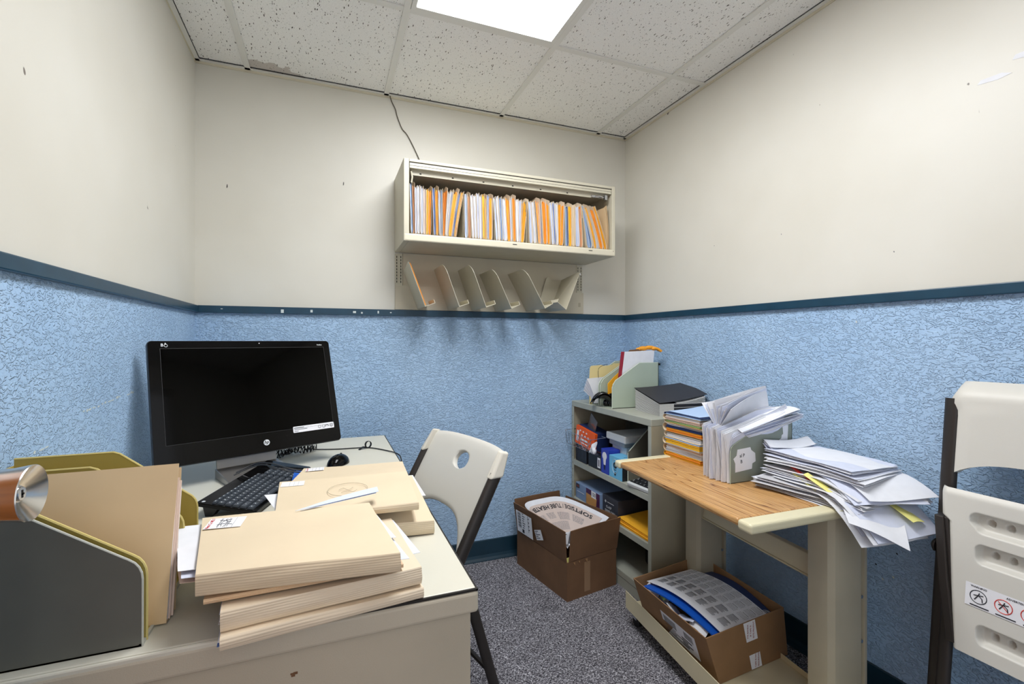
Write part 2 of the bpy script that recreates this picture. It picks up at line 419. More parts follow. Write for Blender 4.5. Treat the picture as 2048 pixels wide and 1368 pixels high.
# ceiling panel light, two by four feet
lt = thing('ceiling_light', 'recessed rectangular ceiling panel light, lit, with a prismatic lens', 'light', ((GX+1.5*GS), GY-GS, 2.3976))
m = MB(); hw, hl = GS/2-.013, GS-.013
for a, b in (((-hw, -hl, -.002), (-hw+.018, hl, .005)), ((hw-.018, -hl, -.002), (hw, hl, .005)), ((-hw+.018, -hl, -.002), (hw-.018, -hl+.018, .005)), ((-hw+.018, hl-.018, -.002), (hw-.018, hl, .005))): m.box(a, b)
m.build('frame', TBAR, lt, bevel=.001)
lm, nt, b_, N_, L_ = nodes_of('lit_prismatic_lens', (255, 255, 255), .4)
o_ = N_('TexCoord').outputs['Object']; sx_ = N_('SeparateXYZ'); L_(o_, sx_.inputs[0])
t1 = math_n(nt, 'ABSOLUTE', math_n(nt, 'SUBTRACT', math_n(nt, 'ABSOLUTE', sx_.outputs[0]), .15))
glow = math_n(nt, 'SUBTRACT', 1.35, math_n(nt, 'MULTIPLY', t1, 4.2))
L_(math_n(nt, 'MULTIPLY', glow, LAMP), b_.inputs['Emission Strength']); b_.inputs['Emission Color'].default_value = (.965, .98, 1, 1)
m = MB(); m.box((-hw+.018, -hl+.018, .001), (hw-.018, hl-.018, .004)); m.build('diffuser', lm, lt)

# ---------------------------------------------------------------- door leaf with knob (open against the left side)
dn = Vector((1, 0, 0)); dl = Vector((0, 1, 0))   # normal, direction towards the latch edge
P0 = Vector((-.3635, .622, 0))
dth = math.atan2(dl.y, dl.x)
door = thing('door_1', None, None, (P0.x, P0.y, 0), dth); del_keys = [k for k in ('label', 'category') if k in door]
struct(door)
# local: x along leaf to latch edge, y = -normal
m = MB(); m.box((-.755, 0, .01), (.040, .038, 2.03)); m.build('leaf', DOORWOOD, door, bevel=.002)
kz = 1.019
kn = MB()
Mk = T(0, 0, kz) @ Matrix.Rotation(PI/2, 4, 'X')              # lathe axis -> local -y (room side)
kn.lathe([(.033, 0), (.033, .004), (.014, .008), (.013, .014), (.0245, .020), (.026, .026), (.0265, .060), (.0285, .072), (.0290, .0755), (.0283, .0765), (.0270, .0755), (.012, .066), (.0085, .0645), (.0085, .0655), (.0001, .0655)], 40, Mk)
kno = kn.build('door_knob', STEEL, door, smooth=True, ang=25)
lk = MB(); lk.lathe([(.0072, .0655), (.0072, .0675), (.0066, .068), (.0001, .068)], 24, Mk); lk.m = 1
lk.box((-.0011, -.0684, kz-.004), (.0011, -.0679, kz+.004)); lk.box((-.0011, -.0684, kz-.0012), (.0028, -.0679, kz+.0006))
lk.build('lock_cylinder', [CHROME, SLOT], kno, smooth=True)

# ---------------------------------------------------------------- desk
DT = .74
desk = thing('desk', 'putty coloured metal desk with a worn cream laminate top', 'desk', (-.14, 1.48, 0))
m = MB(); x0, x1, y0, y1 = -.385, .39, -.705, .71        # local extents of the top
m.box((x0, y0+.0062, DT-.012), (x1-.004, y1, DT)); m.box((x0, y0+.001, DT-.012), (.10, y0+.0062, DT-.0004)); m.build('desktop', LAMTOP, desk, bevel=.003)
m = MB(); m.box((.10, y0+.002, DT-.0045), (x1-.001, y0+.0062, DT-.0005)); m.box((x1-.0045, y0+.002, DT-.0045), (x1-.001, y1, DT-.0015)); m.build('rubber_seam', SLOT, desk)
m = MB(); m.box((x0, y0, DT-.042), (x1, y0+.030, DT-.0045)); m.box((x1-.03, y0+.03, DT-.042), (x1, y1, DT-.0125)); m.box((x0, y1-.03, DT-.042), (x1-.03, y1, DT-.0125))
m.build('edge_band', DESKEDGE, desk, bevel=.006, seg=3)
m = MB(); m.box((x0+.004, y0+.012, .02), (x1-.012, y0+.034, DT-.042)); m.m = 1
r2 = random.Random(3)
for cx, cz, n_, s_ in ((-.16, .615, 16, .022), (.085, .655, 3, .006), (.0, .640, 2, .005)):
    for k in range(n_):
        a = cx+r2.uniform(-1, 1)*s_; z = cz+r2.uniform(-.35, .35)*s_; w = r2.uniform(.001, .004)
        m.box((a, y0+.0116, z), (a+w*1.6, y0+.0121, z+w))
m.build('end_panel', [DESKMET, STAIN], desk, bevel=.002)
m = MB(); m.box((x0+.01, y0+.034, .2), (x0+.03, y1-.034, DT-.042)); m.build('modesty_panel', DESKMET, desk)
m = MB(); m.box((x0+.004, y1-.034, .02), (x1-.012, y1-.012, DT-.042)); m.build('end_panel', DESKMET, desk)

# ---------------------------------------------------------------- monitor (all-in-one)
ma, mt = .4528, .2768
mon = thing('computer_monitor', 'large black all-in-one computer monitor, screen off, on a silver stand', 'computer', (-.2044, 1.6862, DT), ma)
# local frame: x right, y away from the viewer, z up ; screen plane tilted back
MW, MH = .565, .382
MM = Matrix.Translation((0, 0, .8106-DT)) @ Matrix(((1, 0, 0, 0), (0, math.cos(mt), math.sin(mt), 0), (0, -math.sin(mt), math.cos(mt), 0), (0, 0, 0, 1)))
# MM maps (x, depth, up): up vector = (0, sin, cos)
MM = Matrix.Translation((0, 0, .8106-DT)) @ Matrix(((1, 0, 0, 0), (0, math.cos(mt), math.sin(mt), 0), (0, -math.sin(mt), math.cos(mt), 0), (0, 0, 0, 1)))
Rr = [(p[0], 0, p[1]+MH/2) for p in rrect(MW, MH, .012)]
m = MB(); m.prism([(x, .002, z) for x, y, z in Rr], (0, .020, 0), MM)
m.prism([(x*.8, .022, z*.8+.02) for x, y, z in Rr], (0, .022, 0), MM)
house = m.build('housing', BEZEDGE, mon, bevel=.003)
m = MB(); m.prism([(p[0], 0, p[1]+MH/2) for p in rrect(MW-.004, MH-.004, .011)], (0, .003, 0), MM); bez = m.build('front_glass', BLACKG, mon)
sx0, sx1, sz0, sz1 = -MW/2+.032, MW/2-.025, .064, MH-.026
m = MB(); m.box((sx0, -.0004, sz0), (sx1, .001, sz1), MM); m.build('screen', SCREEN, mon)
m = MB()
for a, b in (((sx0-.0008, -.0006, sz0-.0008), (sx1+.0008, .001, sz0)), ((sx0-.0008, -.0006, sz1), (sx1+.0008, .001, sz1+.0008)), ((sx0-.0008, -.0006, sz0), (sx0, .001, sz1)), ((sx1, -.0006, sz0), (sx1+.0008, .001, sz1))): m.box(a, b, MM)
m.build('screen_border', SCREENRIM, mon)
m = MB(); Fm = MM @ Matrix.Rotation(PI/2, 4, 'X')      # text plane: x right, y up, facing -depth
m.lathe([(.0095, .0002), (.0095, .0008), (.0001, .0008)], 28, Fm @ Matrix.Translation((.022, .031, 0))); m.m = 1
text(m, 'hp', .0145, Fm @ Matrix.Translation((.0222, .0318, .0011)) @ Matrix(((1, .25, 0, 0), (0, 1, 0, 0), (0, 0, 1, 0), (0, 0, 0, 1))), True)
m.build('round_logo', [WHITEINK, BLACKG], mon)
m = MB()
text(m, 'B', .013, Fm @ Matrix.Translation((-MW/2+.037, MH-.0150, .0008)), True)
m.tube([(-MW/2+.0465+.0042*math.cos(a), -.0008, MH-.0165+.0042*math.sin(a)) for a in [2*PI*k/14 for k in range(14)]], .0008, 5, M=MM, closed=True)
text(m, '&', .008, Fm @ Matrix.Translation((-MW/2+.0455, MH-.0105, .0008)), True)
m.build('corner_logo', WHITEINK, mon); m = MB()
text(m, 'Pavilion', .0062, Fm @ Matrix.Translation((MW/2-.040, MH-.0170, .0008)), True)
m.build('lettering', WHITEINK, mon); m = MB()
m.lathe([(.0016, .0002), (.0016, .0006), (.0001, .0006)], 12, Fm @ Matrix.Translation((.03, MH-.010, 0)))
m.build('webcam', WHITEINK, mon)
m = MB(); q = rrect(.148, .021, .003); cx_, cz_ = MW/2-.097, .0595
m.prism([(x+cx_, -.0006, y+cz_) for x, y, _ in q], (0, .0004, 0), MM); m.m = 1
for k in range(3): m.box((cx_-.070, -.0009, cz_+.0050-k*.0058), (cx_-.070+(.034, .045, .014)[k], -.0006, cz_+.0066-k*.0058), MM)
# four small pictograms
def ring(m, x, z, r, t=.0007, M=MM): m.tube([(x+r*math.cos(a), -.0009, z+r*math.sin(a)) for a in [2*PI*k/16 for k in range(16)]], t, 4, M=M, closed=True)
ring(m, cx_+.064, cz_, .0052); text(m, 'hp', .006, Fm @ Matrix.Translation((cx_+.064, cz_, .001)), True)
m.tube([(cx_+.047+.0065*math.cos(a), -.0009, cz_-.003+.0065*math.sin(a)) for a in [PI*k/10 for k in range(11)]], .0009, 4, M=MM); m.box((cx_+.0465, -.001, cz_-.003), (cx_+.0478, -.0006, cz_+.001), MM)
for bx in (.014, .029):
    for a, b in (((0, 0), (.011, .0009)), ((0, .007), (.011, .0079)), ((0, 0), (.0009, .007)), ((.0101, 0), (.011, .007))):
        m.box((cx_+bx+a[0], -.0009, cz_-.004+a[1]), (cx_+bx+b[0], -.0006, cz_-.004+b[1]), MM)
    m.box((cx_+bx+.003, -.0009, cz_-.006), (cx_+bx+.008, -.0006, cz_-.0052), MM)
m.build('feature_sticker', [LABELP, DARKINK], mon)
# stand: flat wedge foot and neck
m = MB()
sx = -.115
m.prism([(sx, .060, 0), (sx, -.165, 0), (sx, -.165, .004), (sx, -.150, .007), (sx, .056, .030), (sx, .060, .030)], (.19, 0, 0))
ft = m.build('stand_foot', SILVER, mon, bevel=.0015)
m = MB(); m.prism([(sx+.004, .052, .02), (sx+.004, .060, .02), (sx+.004, .115, .26), (sx+.004, .103, .26)], (.182, 0, 0)); m.build('stand_neck', SILVER, mon, bevel=.0015)
m = MB(); m.box((-.06, .100, .18), (.02, .135, .235)); m.build('hinge', BLACK, mon, bevel=.003)

# ---------------------------------------------------------------- keyboard
kb = thing('keyboard', 'black wired keyboard with its cable looped over it, below the monitor', 'keyboard', (-.176, 1.492, DT), math.radians(73.5))
# local: x along the length (towards the number pad), y towards the F-key row
KL, KW = .405, .142
def ktop(x, y): return .016+(y+KW/2)/KW*.026
m = MB(); R_ = rrect(KL, KW, .008)
m.add([(x, y, ktop(x, y)-.010) for x, y, _ in R_]+[(x, y, ktop(x, y)) for x, y, _ in R_], [tuple(range(len(R_)))[::-1], tuple(range(len(R_), 2*len(R_)))]+[(i, (i+1) % len(R_), len(R_)+(i+1) % len(R_), len(R_)+i) for i in range(len(R_))])
m.build('case', BLACKG, kb, bevel=.0015)
m = MB()
for x in (-KL/2+.03, KL/2-.03):
    m.hexa([(x-.012, KW/2-.03, 0), (x+.012, KW/2-.03, 0), (x+.012, KW/2-.012, 0), (x-.012, KW/2-.012, 0)], [(x-.015, KW/2-.05, .028), (x+.015, KW/2-.05, .028), (x+.015, KW/2-.006, .034), (x-.015, KW/2-.006, .034)])
    m.build('foot', BLACK, kb, bevel=.001); m = MB()
KEYMESH = {}
def key(x0, y0, w, d=.0155):
    kk = (round(w, 4), round(d, 4))
    if kk not in KEYMESH:
        m = MB(); g = .0008; t = .0016
        m.hexa([(-w/2+g, -d/2+g, 0), (w/2-g, -d/2+g, 0), (w/2-g, d/2-g, 0), (-w/2+g, d/2-g, 0)], [(-w/2+g+t, -d/2+g+t, .0042), (w/2-g-t, -d/2+g+t, .0042), (w/2-g-t, d/2-g-t, .0042), (-w/2+g+t, d/2-g-t, .0042)])
        m.m = 1; m.box((-min(w, .016)*.16, -.0006, .0042), (min(w, .016)*.06, .0014, .0043))
        o = m.build('key', [KEYM, WHITEINK], kb); KEYMESH[kk] = o
    else: o = KEYMESH[kk].copy(); C.objects.link(o); o.parent = kb
    x, y = x0+w/2, y0+d/2
    o.location = (x, y, ktop(x, y)); o.rotation_euler = (math.atan(.026/KW), 0, 0)
U = .0168; bx, by = -KL/2+.008, -KW/2+.010
rows = [[1.25, 1.25, 1.25, 5.5, 1.25, 1.25, 1.5, 1.75], [2.25]+[1]*10+[2.75], [1.75]+[1]*11+[2.25], [1.5]+[1]*12+[1.5], [1]*13+[2], [1.15]*13]
nk = 0
for r_, row in enumerate(rows):
    x = bx; dd = .0162 if r_ < 5 else .0105
    for w in row: key(x, by+r_*.0178, w*U, dd); x += w*U; nk += 1
for r_ in range(5):
    for c_ in range(4):
        if nk < 98: key(bx+15.55*U+c_*U, by+r_*.0178, U, .0162); nk += 1
for x_, r_ in ((15.55, 5), (17.5, 5)): pass
m = MB(); m.lathe([(.0045, 0), (.0045, .0006), (.0001, .0006)], 16, T(-KL/2+.012, KW/2-.012, ktop(0, KW/2-.012))); m.build('round_logo', WHITEINK, kb)
# its cable, looped over the middle of the keyboard
pts = []
for k in range(41):
    t = k/40; pts.append((.01+.02*math.sin(t*PI*2)+.015*t, .085-.19*t, .047+.030*math.sin(t*PI)*(1-.4*t)))
m = MB(); m.tube(pts, .0021, 8); m.tube([(x+.012+.004*math.sin(i*.3), y, z+.004) for i, (x, y, z) in enumerate(pts)], .0021, 8); m.tube([(x+.034+.006*math.sin(i*.2), y*.8+.02, z-.004+.003*math.sin(i*.4)) for i, (x, y, z) in enumerate(pts)], .0021, 8)
m.build('cable', mat('cable_sheath', (52, 53, 56), .28, coat=.5), kb, smooth=True)

# mouse
ms = thing('computer_mouse', 'small black computer mouse behind the folders on the desk', 'mouse', (.036, 1.735, DT), math.radians(60))
m = MB(); m.sphere((0, 0, 0), .033, 12, sc_=(1.6, 1, 1.05))
m.v = [(x, y, max(z, .001)) for x, y, z in m.v]; m.build('shell', BLACKG, ms, smooth=True, ang=50)
m = MB(); m.tube([(.018+.006*k/4, 0, .0335-.0018*k) for k in range(5)], .004, 8, r2=.003); m.build('scroll_wheel', RUBBER, ms)

# coiled black telephone cord in a heap
m = MB(); r2 = random.Random(11); pts = []
A = Vector((-.21, 1.875, DT+.011)); B = Vector((-.05, 1.985, DT+.011)); d = (B-A); 
for lane in range(3):
    off = Vector((.012, -.016, 0))*(lane-1); cen = [A+d*t+off+Vector((0, 0, .006*math.sin(9*t+lane*2)+.006)) for t in [k/30 for k in range(31)]]
    if lane % 2: cen = cen[::-1]
    for i in range(30*10):
        s = i/10; k = int(s); p = cen[k].lerp(cen[min(k+1, 30)], s-k); a = i*2*PI/11
        wob = .0015*math.sin(i*.13)
        pts.append(p+Vector((0, (.0085+wob)*math.cos(a), (.0085+wob)*math.sin(a)))+Vector((.003*math.sin(i*.31), 0, 0)))
m.tube(pts, .0016, 5)
tag(m.build('coiled_cord', RUBBER, None, smooth=True), 'black coiled telephone cord heaped on the desk by the monitor', 'cord')
# thin cable crossing the desk to its far edge, with a velcro tie
def smooth_path(P, n=8):
    P = [Vector(p) for p in P]; out = []
    for i in range(len(P)-1):
        p0 = P[max(i-1, 0)]; p1 = P[i]; p2 = P[i+1]; p3 = P[min(i+2, len(P)-1)]
        for k in range(n):
            t = k/n; out.append(.5*((2*p1)+(-p0+p2)*t+(2*p0-5*p1+4*p2-p3)*t*t+(-p0+3*p1-3*p2+p3)*t**3))
    return out+[P[-1]]
m = MB(); m.tube(smooth_path([(-.055, 1.985, DT+.004), (.03, 1.962, DT+.003), (.11, 1.955, DT+.003), (.155, 1.945, DT+.003), (.21, 1.88, DT+.003), (.252, 1.80, DT+.002), (.262, 1.76, DT-.02), (.275, 1.74, .60), (.30, 1.77, .50), (.33, 1.80, .36), (.335, 1.74, .22), (.32, 1.80, .05), (.30, 2.0, .006)]), .0022, 8)
tag(m.build('thin_cable', RUBBER, None, smooth=True), 'thin black cable running over the far desk edge and hanging behind the chair', 'cable')
m = MB(); Mv = T(.155, 1.948, DT+.0155, 0, 0, .5)
m.tube([(.0, .0, 0)]*0+[(.013*math.cos(a), 0, .013*math.sin(a)) for a in [2*PI*k/20 for k in range(20)]], .0012, 4, r2=.006, M=Mv, up=(0, 1, 0), closed=True)
m.slab(lambda u, v: (-.004-.05*u, -.006+.012*v, -.0125+.006*math.sin(u*5)), 8, 2, .0012, Mv)
tag(m.build('cable_tie', RUBBER, None), 'black hook and loop cable tie curled round the thin cable', 'cable tie')

# ---------------------------------------------------------------- manila folders lying in stacks
def lying_folder(label, c, th, mat_=MANILA, inner=WHITEP, tab=None, papers=True, bulge=0, cat='folder', out=None, over=(.004, .006, .005), name='file_folder', group=None):
    # c: top corners near-left, near-right, far-right, far-left (the fold is at the near side)
    c = [Vector(p) for p in c]; o = sum(c, Vector())/4; o = Vector((o.x, o.y, min(p.z for p in c)-th)); L = [p-o for p in c]
    t = thing(name, label, cat, tuple(o), 0, group)
    t1_ = .0011
    rr_ = random.Random(len(bpy.data.objects)); ph = rr_.random()*6
    def top(u, v):
        p = Vector(bil(L, u, v)); p.z += bulge*math.sin(PI*u)*math.sin(PI*min(1, v*1.0))+.0008*math.sin(5*u+ph)+.0006*math.sin(7*v+ph*2); return p
    def bot(u, v): return Vector(bil(L, u, v))-Vector((0, 0, th-t1_))
    m = MB(); m.slab(top, 14, 12, t1_)
    m.slab(bot, 8, 6, t1_)
    # spine with score lines
    K = max(4, int(th/.0035)); nd = (L[0]-L[3]).normalized()
    def spine(u, v):
        a = top(u, 0); b = bot(u, 0)-Vector((0, 0, t1_*.5)); p = a.lerp(b, v)
        k = v*K; fr = abs((k % 1)-.5)*2
        return p+nd*(.0035*math.sin(PI*v)*min(1, th/.02)-.0007*fr+.0006*math.sin(9*u+k))
    m.slab(spine, 16, K*4, .0009)
    m.build('cover', mat_, t, smooth=True, ang=50)
    if papers:
        m = MB(); n = max(2, int(th/.0028)); r_ = random.Random(len(bpy.data.objects))
        for k in range(n):
            z0 = (k+.15)/n; e = [r_.uniform(-.002, .0045) for _ in range(3)]
            def sh(u, v, z0=z0, e=e):
                uu = lerp(over[0]/.3-e[0]*2, 1-over[1]/.3+e[1]*2, u); vv = lerp(.02, 1-over[2]/.24+e[2]*2, v)
                a = top(uu, vv)-Vector((0, 0, t1_*1.1)); b = bot(uu, vv); q = b.lerp(a, z0*.96); q.z += .0003*math.sin(11*u+k); return q
            m.m = 0 if r_.random() < .8 else 1
            m.slab(sh, 3, 3, th/n*.62)
        m.build('papers', [inner, GREYP], t)
    if tab:
        # printed index label stuck on the top cover: (u,v,width,height,handwriting)
        u0, v0, w, h, hand = tab
        ex = (L[1]-L[0]).normalized(); ey = (L[3]-L[0]).normalized(); p0 = top(u0, v0)+Vector((0, 0, .0012))
        Ml = frame(p0, ex, ey)
        m = MB(); m.box((0, -h, 0), (w, 0, .0003), Ml); m.m = 1
        text(m, 'Nest Co M2 F', h*.165, Ml @ Matrix.Translation((w*.09, -h/2, .0006)) @ Matrix.Rotation(PI/2, 4, 'Z'), True) if hand < 2 else None
        m.m = 2
        for k in range(3 if hand else 4):
            xx = w*(.36+.19*k); m.box((xx, -h*.96, .0003), (xx+.0005, -h*.04, .0005), Ml)
        if hand == 1:
            m.m = 3
            for s in ([(.30, -.25), (.48, -.3), (.62, -.2)], [(.30, -.7), (.46, -.62), (.72, -.72)], [(.34, -.9), (.34, -.1)], [(.44, -.85), (.40, -.5), (.5, -.15)], [(.50, -.9), (.56, -.55), (.46, -.2)], [(.60, -.88), (.60, -.15)], [(.5, -.5), (.64, -.45)]):
                m.tube(smooth_path([(a*w, b*h, .0006) for a, b in s], 4), .00045, 4, M=Ml)
        m.build('index_label', [LABELP, REDINK, GREYINK, DARKINK], t)
    if out:
        # sheets sticking out: list of (u0,u1,v0,v1,z-fraction,material)
        for (u0, u1, v0, v1, zf, mt_, sk) in out:
            m = MB(); m.slab(lambda u, v: bot(lerp(u0, u1, u)+sk*(v-.5), lerp(v0, v1, v)).lerp(top(lerp(u0, u1, u)+sk*(v-.5), lerp(v0, v1, v)), zf), 4, 4, .0006)
            m.build('loose_sheet', mt_, t)
    return t
# front stack, bottom to top
lying_folder('thin cream folder, lowest of the front stack, overhanging the desk edge',
    [(-.141, .742, .760), (.153, .781, .757), (.128, 1.02, .757), (-.165, .985, .760)], .0165, MANILA2, out=[(-.012, .02, .0, .9, .35, BLUEP, 0), (-.008, .02, .0, .9, .7, WHITEP, 0)])
lying_folder('thick cream folder with a creased spine, second lowest of the front stack',
    [(-.143, .756, .790), (.151, .789, .789), (.130, 1.03, .789), (-.168, .998, .790)], .0285, MANILA2, over=(.001, .006, .005), out=[(-.010, .1, .02, .95, .3, GREYP, 0), (-.006, .1, .02, .95, .8, WHITEP2, 0), (.5, 1.03, .25, .98, .9, WHITEP2, -.04)])
lying_folder('very thin tan folder just under the topmost folder of the front stack',
    [(-.168, .777, .8005), (.120, .788, .7995), (.098, 1.02, .7995), (-.196, 1.01, .8005)], .0055, MANILAP, papers=True, out=[(-.05, .1, .2, .85, .5, BLUECARD, -.05), (-.012, .2, .5, .98, .2, WHITEP, 0)])
lying_folder('thick cream folder with a handwritten label, on top of the front stack',
    [(-.179, .781, .838), (.111, .760, .833), (.082, 1.003, .838), (-.222, 1.020, .840)], .031, MANILA, tab=(.05, .94, .060, .050, 1),
    out=[(-.11, .12, .15, .95, .75, WHITEP, -.05), (-.09, .12, .1, .97, .55, WHITEP2, -.045), (-.075, .12, .2, .97, .4, WHITEP, -.04), (-.10, .12, .12, .6, .25, PINKP, -.05), (.85, 1.025, .0, .80, .62, WHITEP2, -.05), (.85, 1.02, .3, .98, .8, WHITEP, -.04)])
# rear stack
lying_folder('bright blue folder lying flat next to the keyboard, under the rear stack',
    [(-.098, 1.36, .770), (.175, 1.36, .770), (.185, 1.485, .768), (-.098, 1.60, .764)], .022, BLUECARD)
lying_folder('bulky cream folder with a curled cover, lowest of the rear stack',
    [(-.09, 1.04, .785), (.226, 1.030, .772), (.222, 1.30, .800), (-.10, 1.32, .800)], .031, MANILA, bulge=.004, out=[(.75, 1.02, .5, 1.02, .95, WHITEP, -.02)])
lying_folder('cream folder farthest back in the rear stack, lying on the blue folder',
    [(-.105, 1.245, .806), (.205, 1.235, .808), (.222, 1.475, .795), (-.066, 1.500, .795)], .012, MANILA, tab=(.03, .96, .050, .040, 0))
lying_folder('cream folder with a pencilled circle, topmost of the rear stack',
    [(-.100, 1.035, .822), (.190, 1.025, .818), (.200, 1.262, .824), (-.112, 1.275, .824)], .0165, MANILA, tab=(.02, .95, .052, .036, 2),
    out=[(-.05, .1, .25, .75, .3, WHITEP, -.10)])
m = MB()
m.slab(lambda u, v: (-.060+.165*u, .992+.050*u+.034*u*v, .8425+.004*u+.003*math.sin(3*u)*v), 10, 3, .0005)
m.slab(lambda u, v: (-.050+.150*u, .994+.046*u+.026*u*v, .8412+.003*u), 6, 3, .0005)
tag(m.build('loose_paper', mat('lilac_paper', (206, 216, 238), .6), None), 'pale bluish folded paper sticking out between the front and rear folder stacks', 'paper')
m = MB(); Mp = T(.045, 1.15, .8262)
m.tube([(.045*math.cos(a), .048*math.sin(a), -.0003) for a in [2*PI*k/30 for k in range(30)]], .0006, 4, M=Mp, closed=True)
for s in ([(-.02, 0), (-.01, .012), (.0, -.006), (.012, .01)], [(-.015, -.02), (.0, -.012), (.01, -.024), (.02, -.01)]): m.tube(smooth_path([(a, b, -.0003) for a, b in s], 5), .0006, 4, M=Mp)
bpy.data.objects['file_folder'].name  # first folder keeps the plain name
fo = [o for o in bpy.data.objects if o.get('label', '').startswith('cream folder with a pencilled')][0]
pc = m.build('pencil_mark', PENCIL, fo); pc.matrix_parent_inverse = Matrix.Translation(-fo.location)

# ---------------------------------------------------------------- desktop file sorter on the left of the desk
so = thing('file_sorter', 'mustard and grey metal desktop file sorter holding a leaning folder', 'file sorter', (-.39, .95, DT))
def sprof(y, x0=-.142, xf=.142, hf=.112, hb=.215, r=.016):
    # local profile in (x,z): front at +x low, sloping up to the back
    pass
    P = [(x0, 0), (xf, 0), (xf, hf-r)]
    P += [(xf-.001, hf-.007), (xf-.004, hf+.001), (xf-.009, hf+.008), (xf-.016, hf+.0135), (xf-.128, hb-.004), (xf-.138, hb), (x0, hb)]
    return [(x, y, z) for x, z in P]
m = MB(); m.prism(sprof(-.151, hb=.205), (0, .0025, 0)); m.m = 1
P = sprof(-.151, hb=.205); m.tube([(p[0], p[1]+.001, p[2]) for p in P[1:]], .0016, 6)
m.build('side_panel', [GREYMET, GREYEDGE], so)
for k, (yy, hf, hb) in enumerate(((-.136, .112, .205), (-.03, .112, .212), (.05, .112, .217), (.145, .115, .222))):
    m = MB(); m.prism(sprof(yy, hf=hf, hb=hb), (0, .003, 0)); m.m = 1
    m.tube([(p[0], p[1]+.0015, p[2]) for p in sprof(yy, hf=hf, hb=hb)[1:]], .0021, 6)
    m.build('divider', [OLIVE, OLIVE_E], so)
m = MB(); m.box((-.142, -.151, .0), (.138, .148, .0025)); m.box((-.1445, -.151, 0), (-.142, .148, .21)); m.m = 1; m.box((.138, -.151, .0), (.1425, .148, .004)); m.build('base', [OLIVE, GREYEDGE], so)
# big manila folder leaning in the sorter
lf = thing('file_folder', 'large tan folder standing in the mustard desktop sorter', 'folder', (-.382, .885, DT+.003))
m = MB()
def leaf(y_b, y_t, x0, x1, h, sk=0, bow=.0):
    def f(u, v): return (lerp(x0, x1, u)+sk*v*u, lerp(y_b, y_t, v)+bow*math.sin(PI*v)*math.sin(PI*u)+.002*math.sin(4*u+3*v), h*v)
    return f
m.slab(leaf(-.038, .040, -.145, .150, .226, -.004, -.004), 18, 14, .0011)
m.slab(leaf(.0, .062, -.145, .152, .214, -.008, .004), 18, 14, .0011)
m.slab(lambda u, v: (lerp(-.145, .150, u), lerp(-.038, .0, v), .0005-.003*math.sin(PI*v)*0), 8, 4, .0008)
m.build('cover', TAN, lf, smooth=True, ang=50)
m = MB(); r2 = random.Random(5)
for k in range(9):
    t = (k+.7)/10; m.m = k % 3 == 1
    m.slab(leaf(lerp(-.030, -.003, t), lerp(.043, .060, t), -.14,   .150+r2.uniform(-.010, .004), .19+r2.uniform(-.01, .012), -.006), 6, 6, .0018)
m.build('papers', [WHITEP, PINKP], lf)

# ---------------------------------------------------------------- white folding chair behind the desk (open)
def panel_with_hole(m, zb, zt, half, hole, bend, th=.022, nc=22, nr=14):
    # grid in (s,z) with a rounded hole, mapped to 3d by bend(s,z); hole=(s,z,rs,rz)
    hs, hz, ra, rb_ = hole
    i0, i1 = int(nc/2-4), int(nc/2+4); j0, j1 = nr-7, nr-2
    def base(i, j):
        s = lerp(-half, half, i/nc); return (s, lerp(zb(s), zt(s), j/nr))
    V = {}; vs = []; fs = []
    def vid(k, p):
        if k not in V: V[k] = len(vs); vs.append(p)
        return V[k]
    for i in range(nc):
        for j in range(nr):
            if i0 <= i < i1 and j0 <= j < j1: continue
            fs.append(tuple(vid((a, b), base(a, b)) for a, b in ((i, j), (i+1, j), (i+1, j+1), (i, j+1))))
    loop = [(i, j0) for i in range(i0, i1)]+[(i1, j) for j in range(j0, j1)]+[(i, j1) for i in range(i1, i0, -1)]+[(i0, j) for j in range(j1, j0, -1)]
    outer = [base(*q) for q in loop]; n = len(loop); NR = 4; inner = []
    for p in outer:
        a = math.atan2((p[1]-hz)/rb_, (p[0]-hs)/ra); sx = math.cos(a); sz = math.sin(a)
        k = 1-.18*max(0, -sz)*abs(sx)*1.2
        inner.append((hs+ra*sx*k, hz+rb_*sz))
    for r_ in range(NR):
        for k in range(n):
            q = []
            for rr, kk in ((r_, k), (r_, (k+1) % n), (r_+1, (k+1) % n), (r_+1, k)):
                t = rr/NR; key_ = loop[kk] if rr == 0 else ('h', rr, kk)
                q.append(vid(key_, (lerp(outer[kk][0], inner[kk][0], t), lerp(outer[kk][1], inner[kk][1], t))))
            fs.append(tuple(q))
    P = [Vector(bend(*p)) for p in vs]; e = 1e-3
    nrm = []
    for s, z in vs:
        du = Vector(bend(s+e, z))-Vector(bend(s-e, z)); dv = Vector(bend(s, z+e))-Vector(bend(s, z-e)); nrm.append(du.cross(dv).normalized())
    o = len(P); F2 = list(fs)+[tuple(o+i for i in f[::-1]) for f in fs]
    cnt = {}
    for f in fs:
        for a, b in zip(f, f[1:]+f[:1]): cnt[(a, b)] = cnt.get((a, b), 0)+1
    for (a, b) in cnt:
        if (b, a) not in cnt: F2.append((b, a, o+a, o+b))
    m.add(P+[p-nn*th for p, nn in zip(P, nrm)], F2)
def subsurf(o, lv=1):
    md = o.modifiers.new('smooth', 'SUBSURF'); md.levels = lv; md.render_levels = lv; return o
ca = math.atan2(.255, .967)
ch = thing('folding_chair', 'white plastic folding chair with a hand hole, standing open behind the desk', 'chair', (.433, 1.52, 0), ca)
def bendb(s, z):
    zz = z-.78; b = -.026+.57*zz
    b += .022*(1-(s/.235)**2)                       # hollow in the middle
    if z > .81: b -= 2.2*(z-.81)**2*-1.5
    return (b, -s, z)
m = MB()
panel_with_hole(m, lambda s: .545 if abs(s) > .205 else (.545+.095*(1-(abs(s)/.205)**3.2)), lambda s: .848-.010*(abs(s)/.235)**4, .222, (0, .772, .040, .027), bendb, .020)
subsurf(m.build('backrest', RESIN, ch, smooth=True, ang=60))
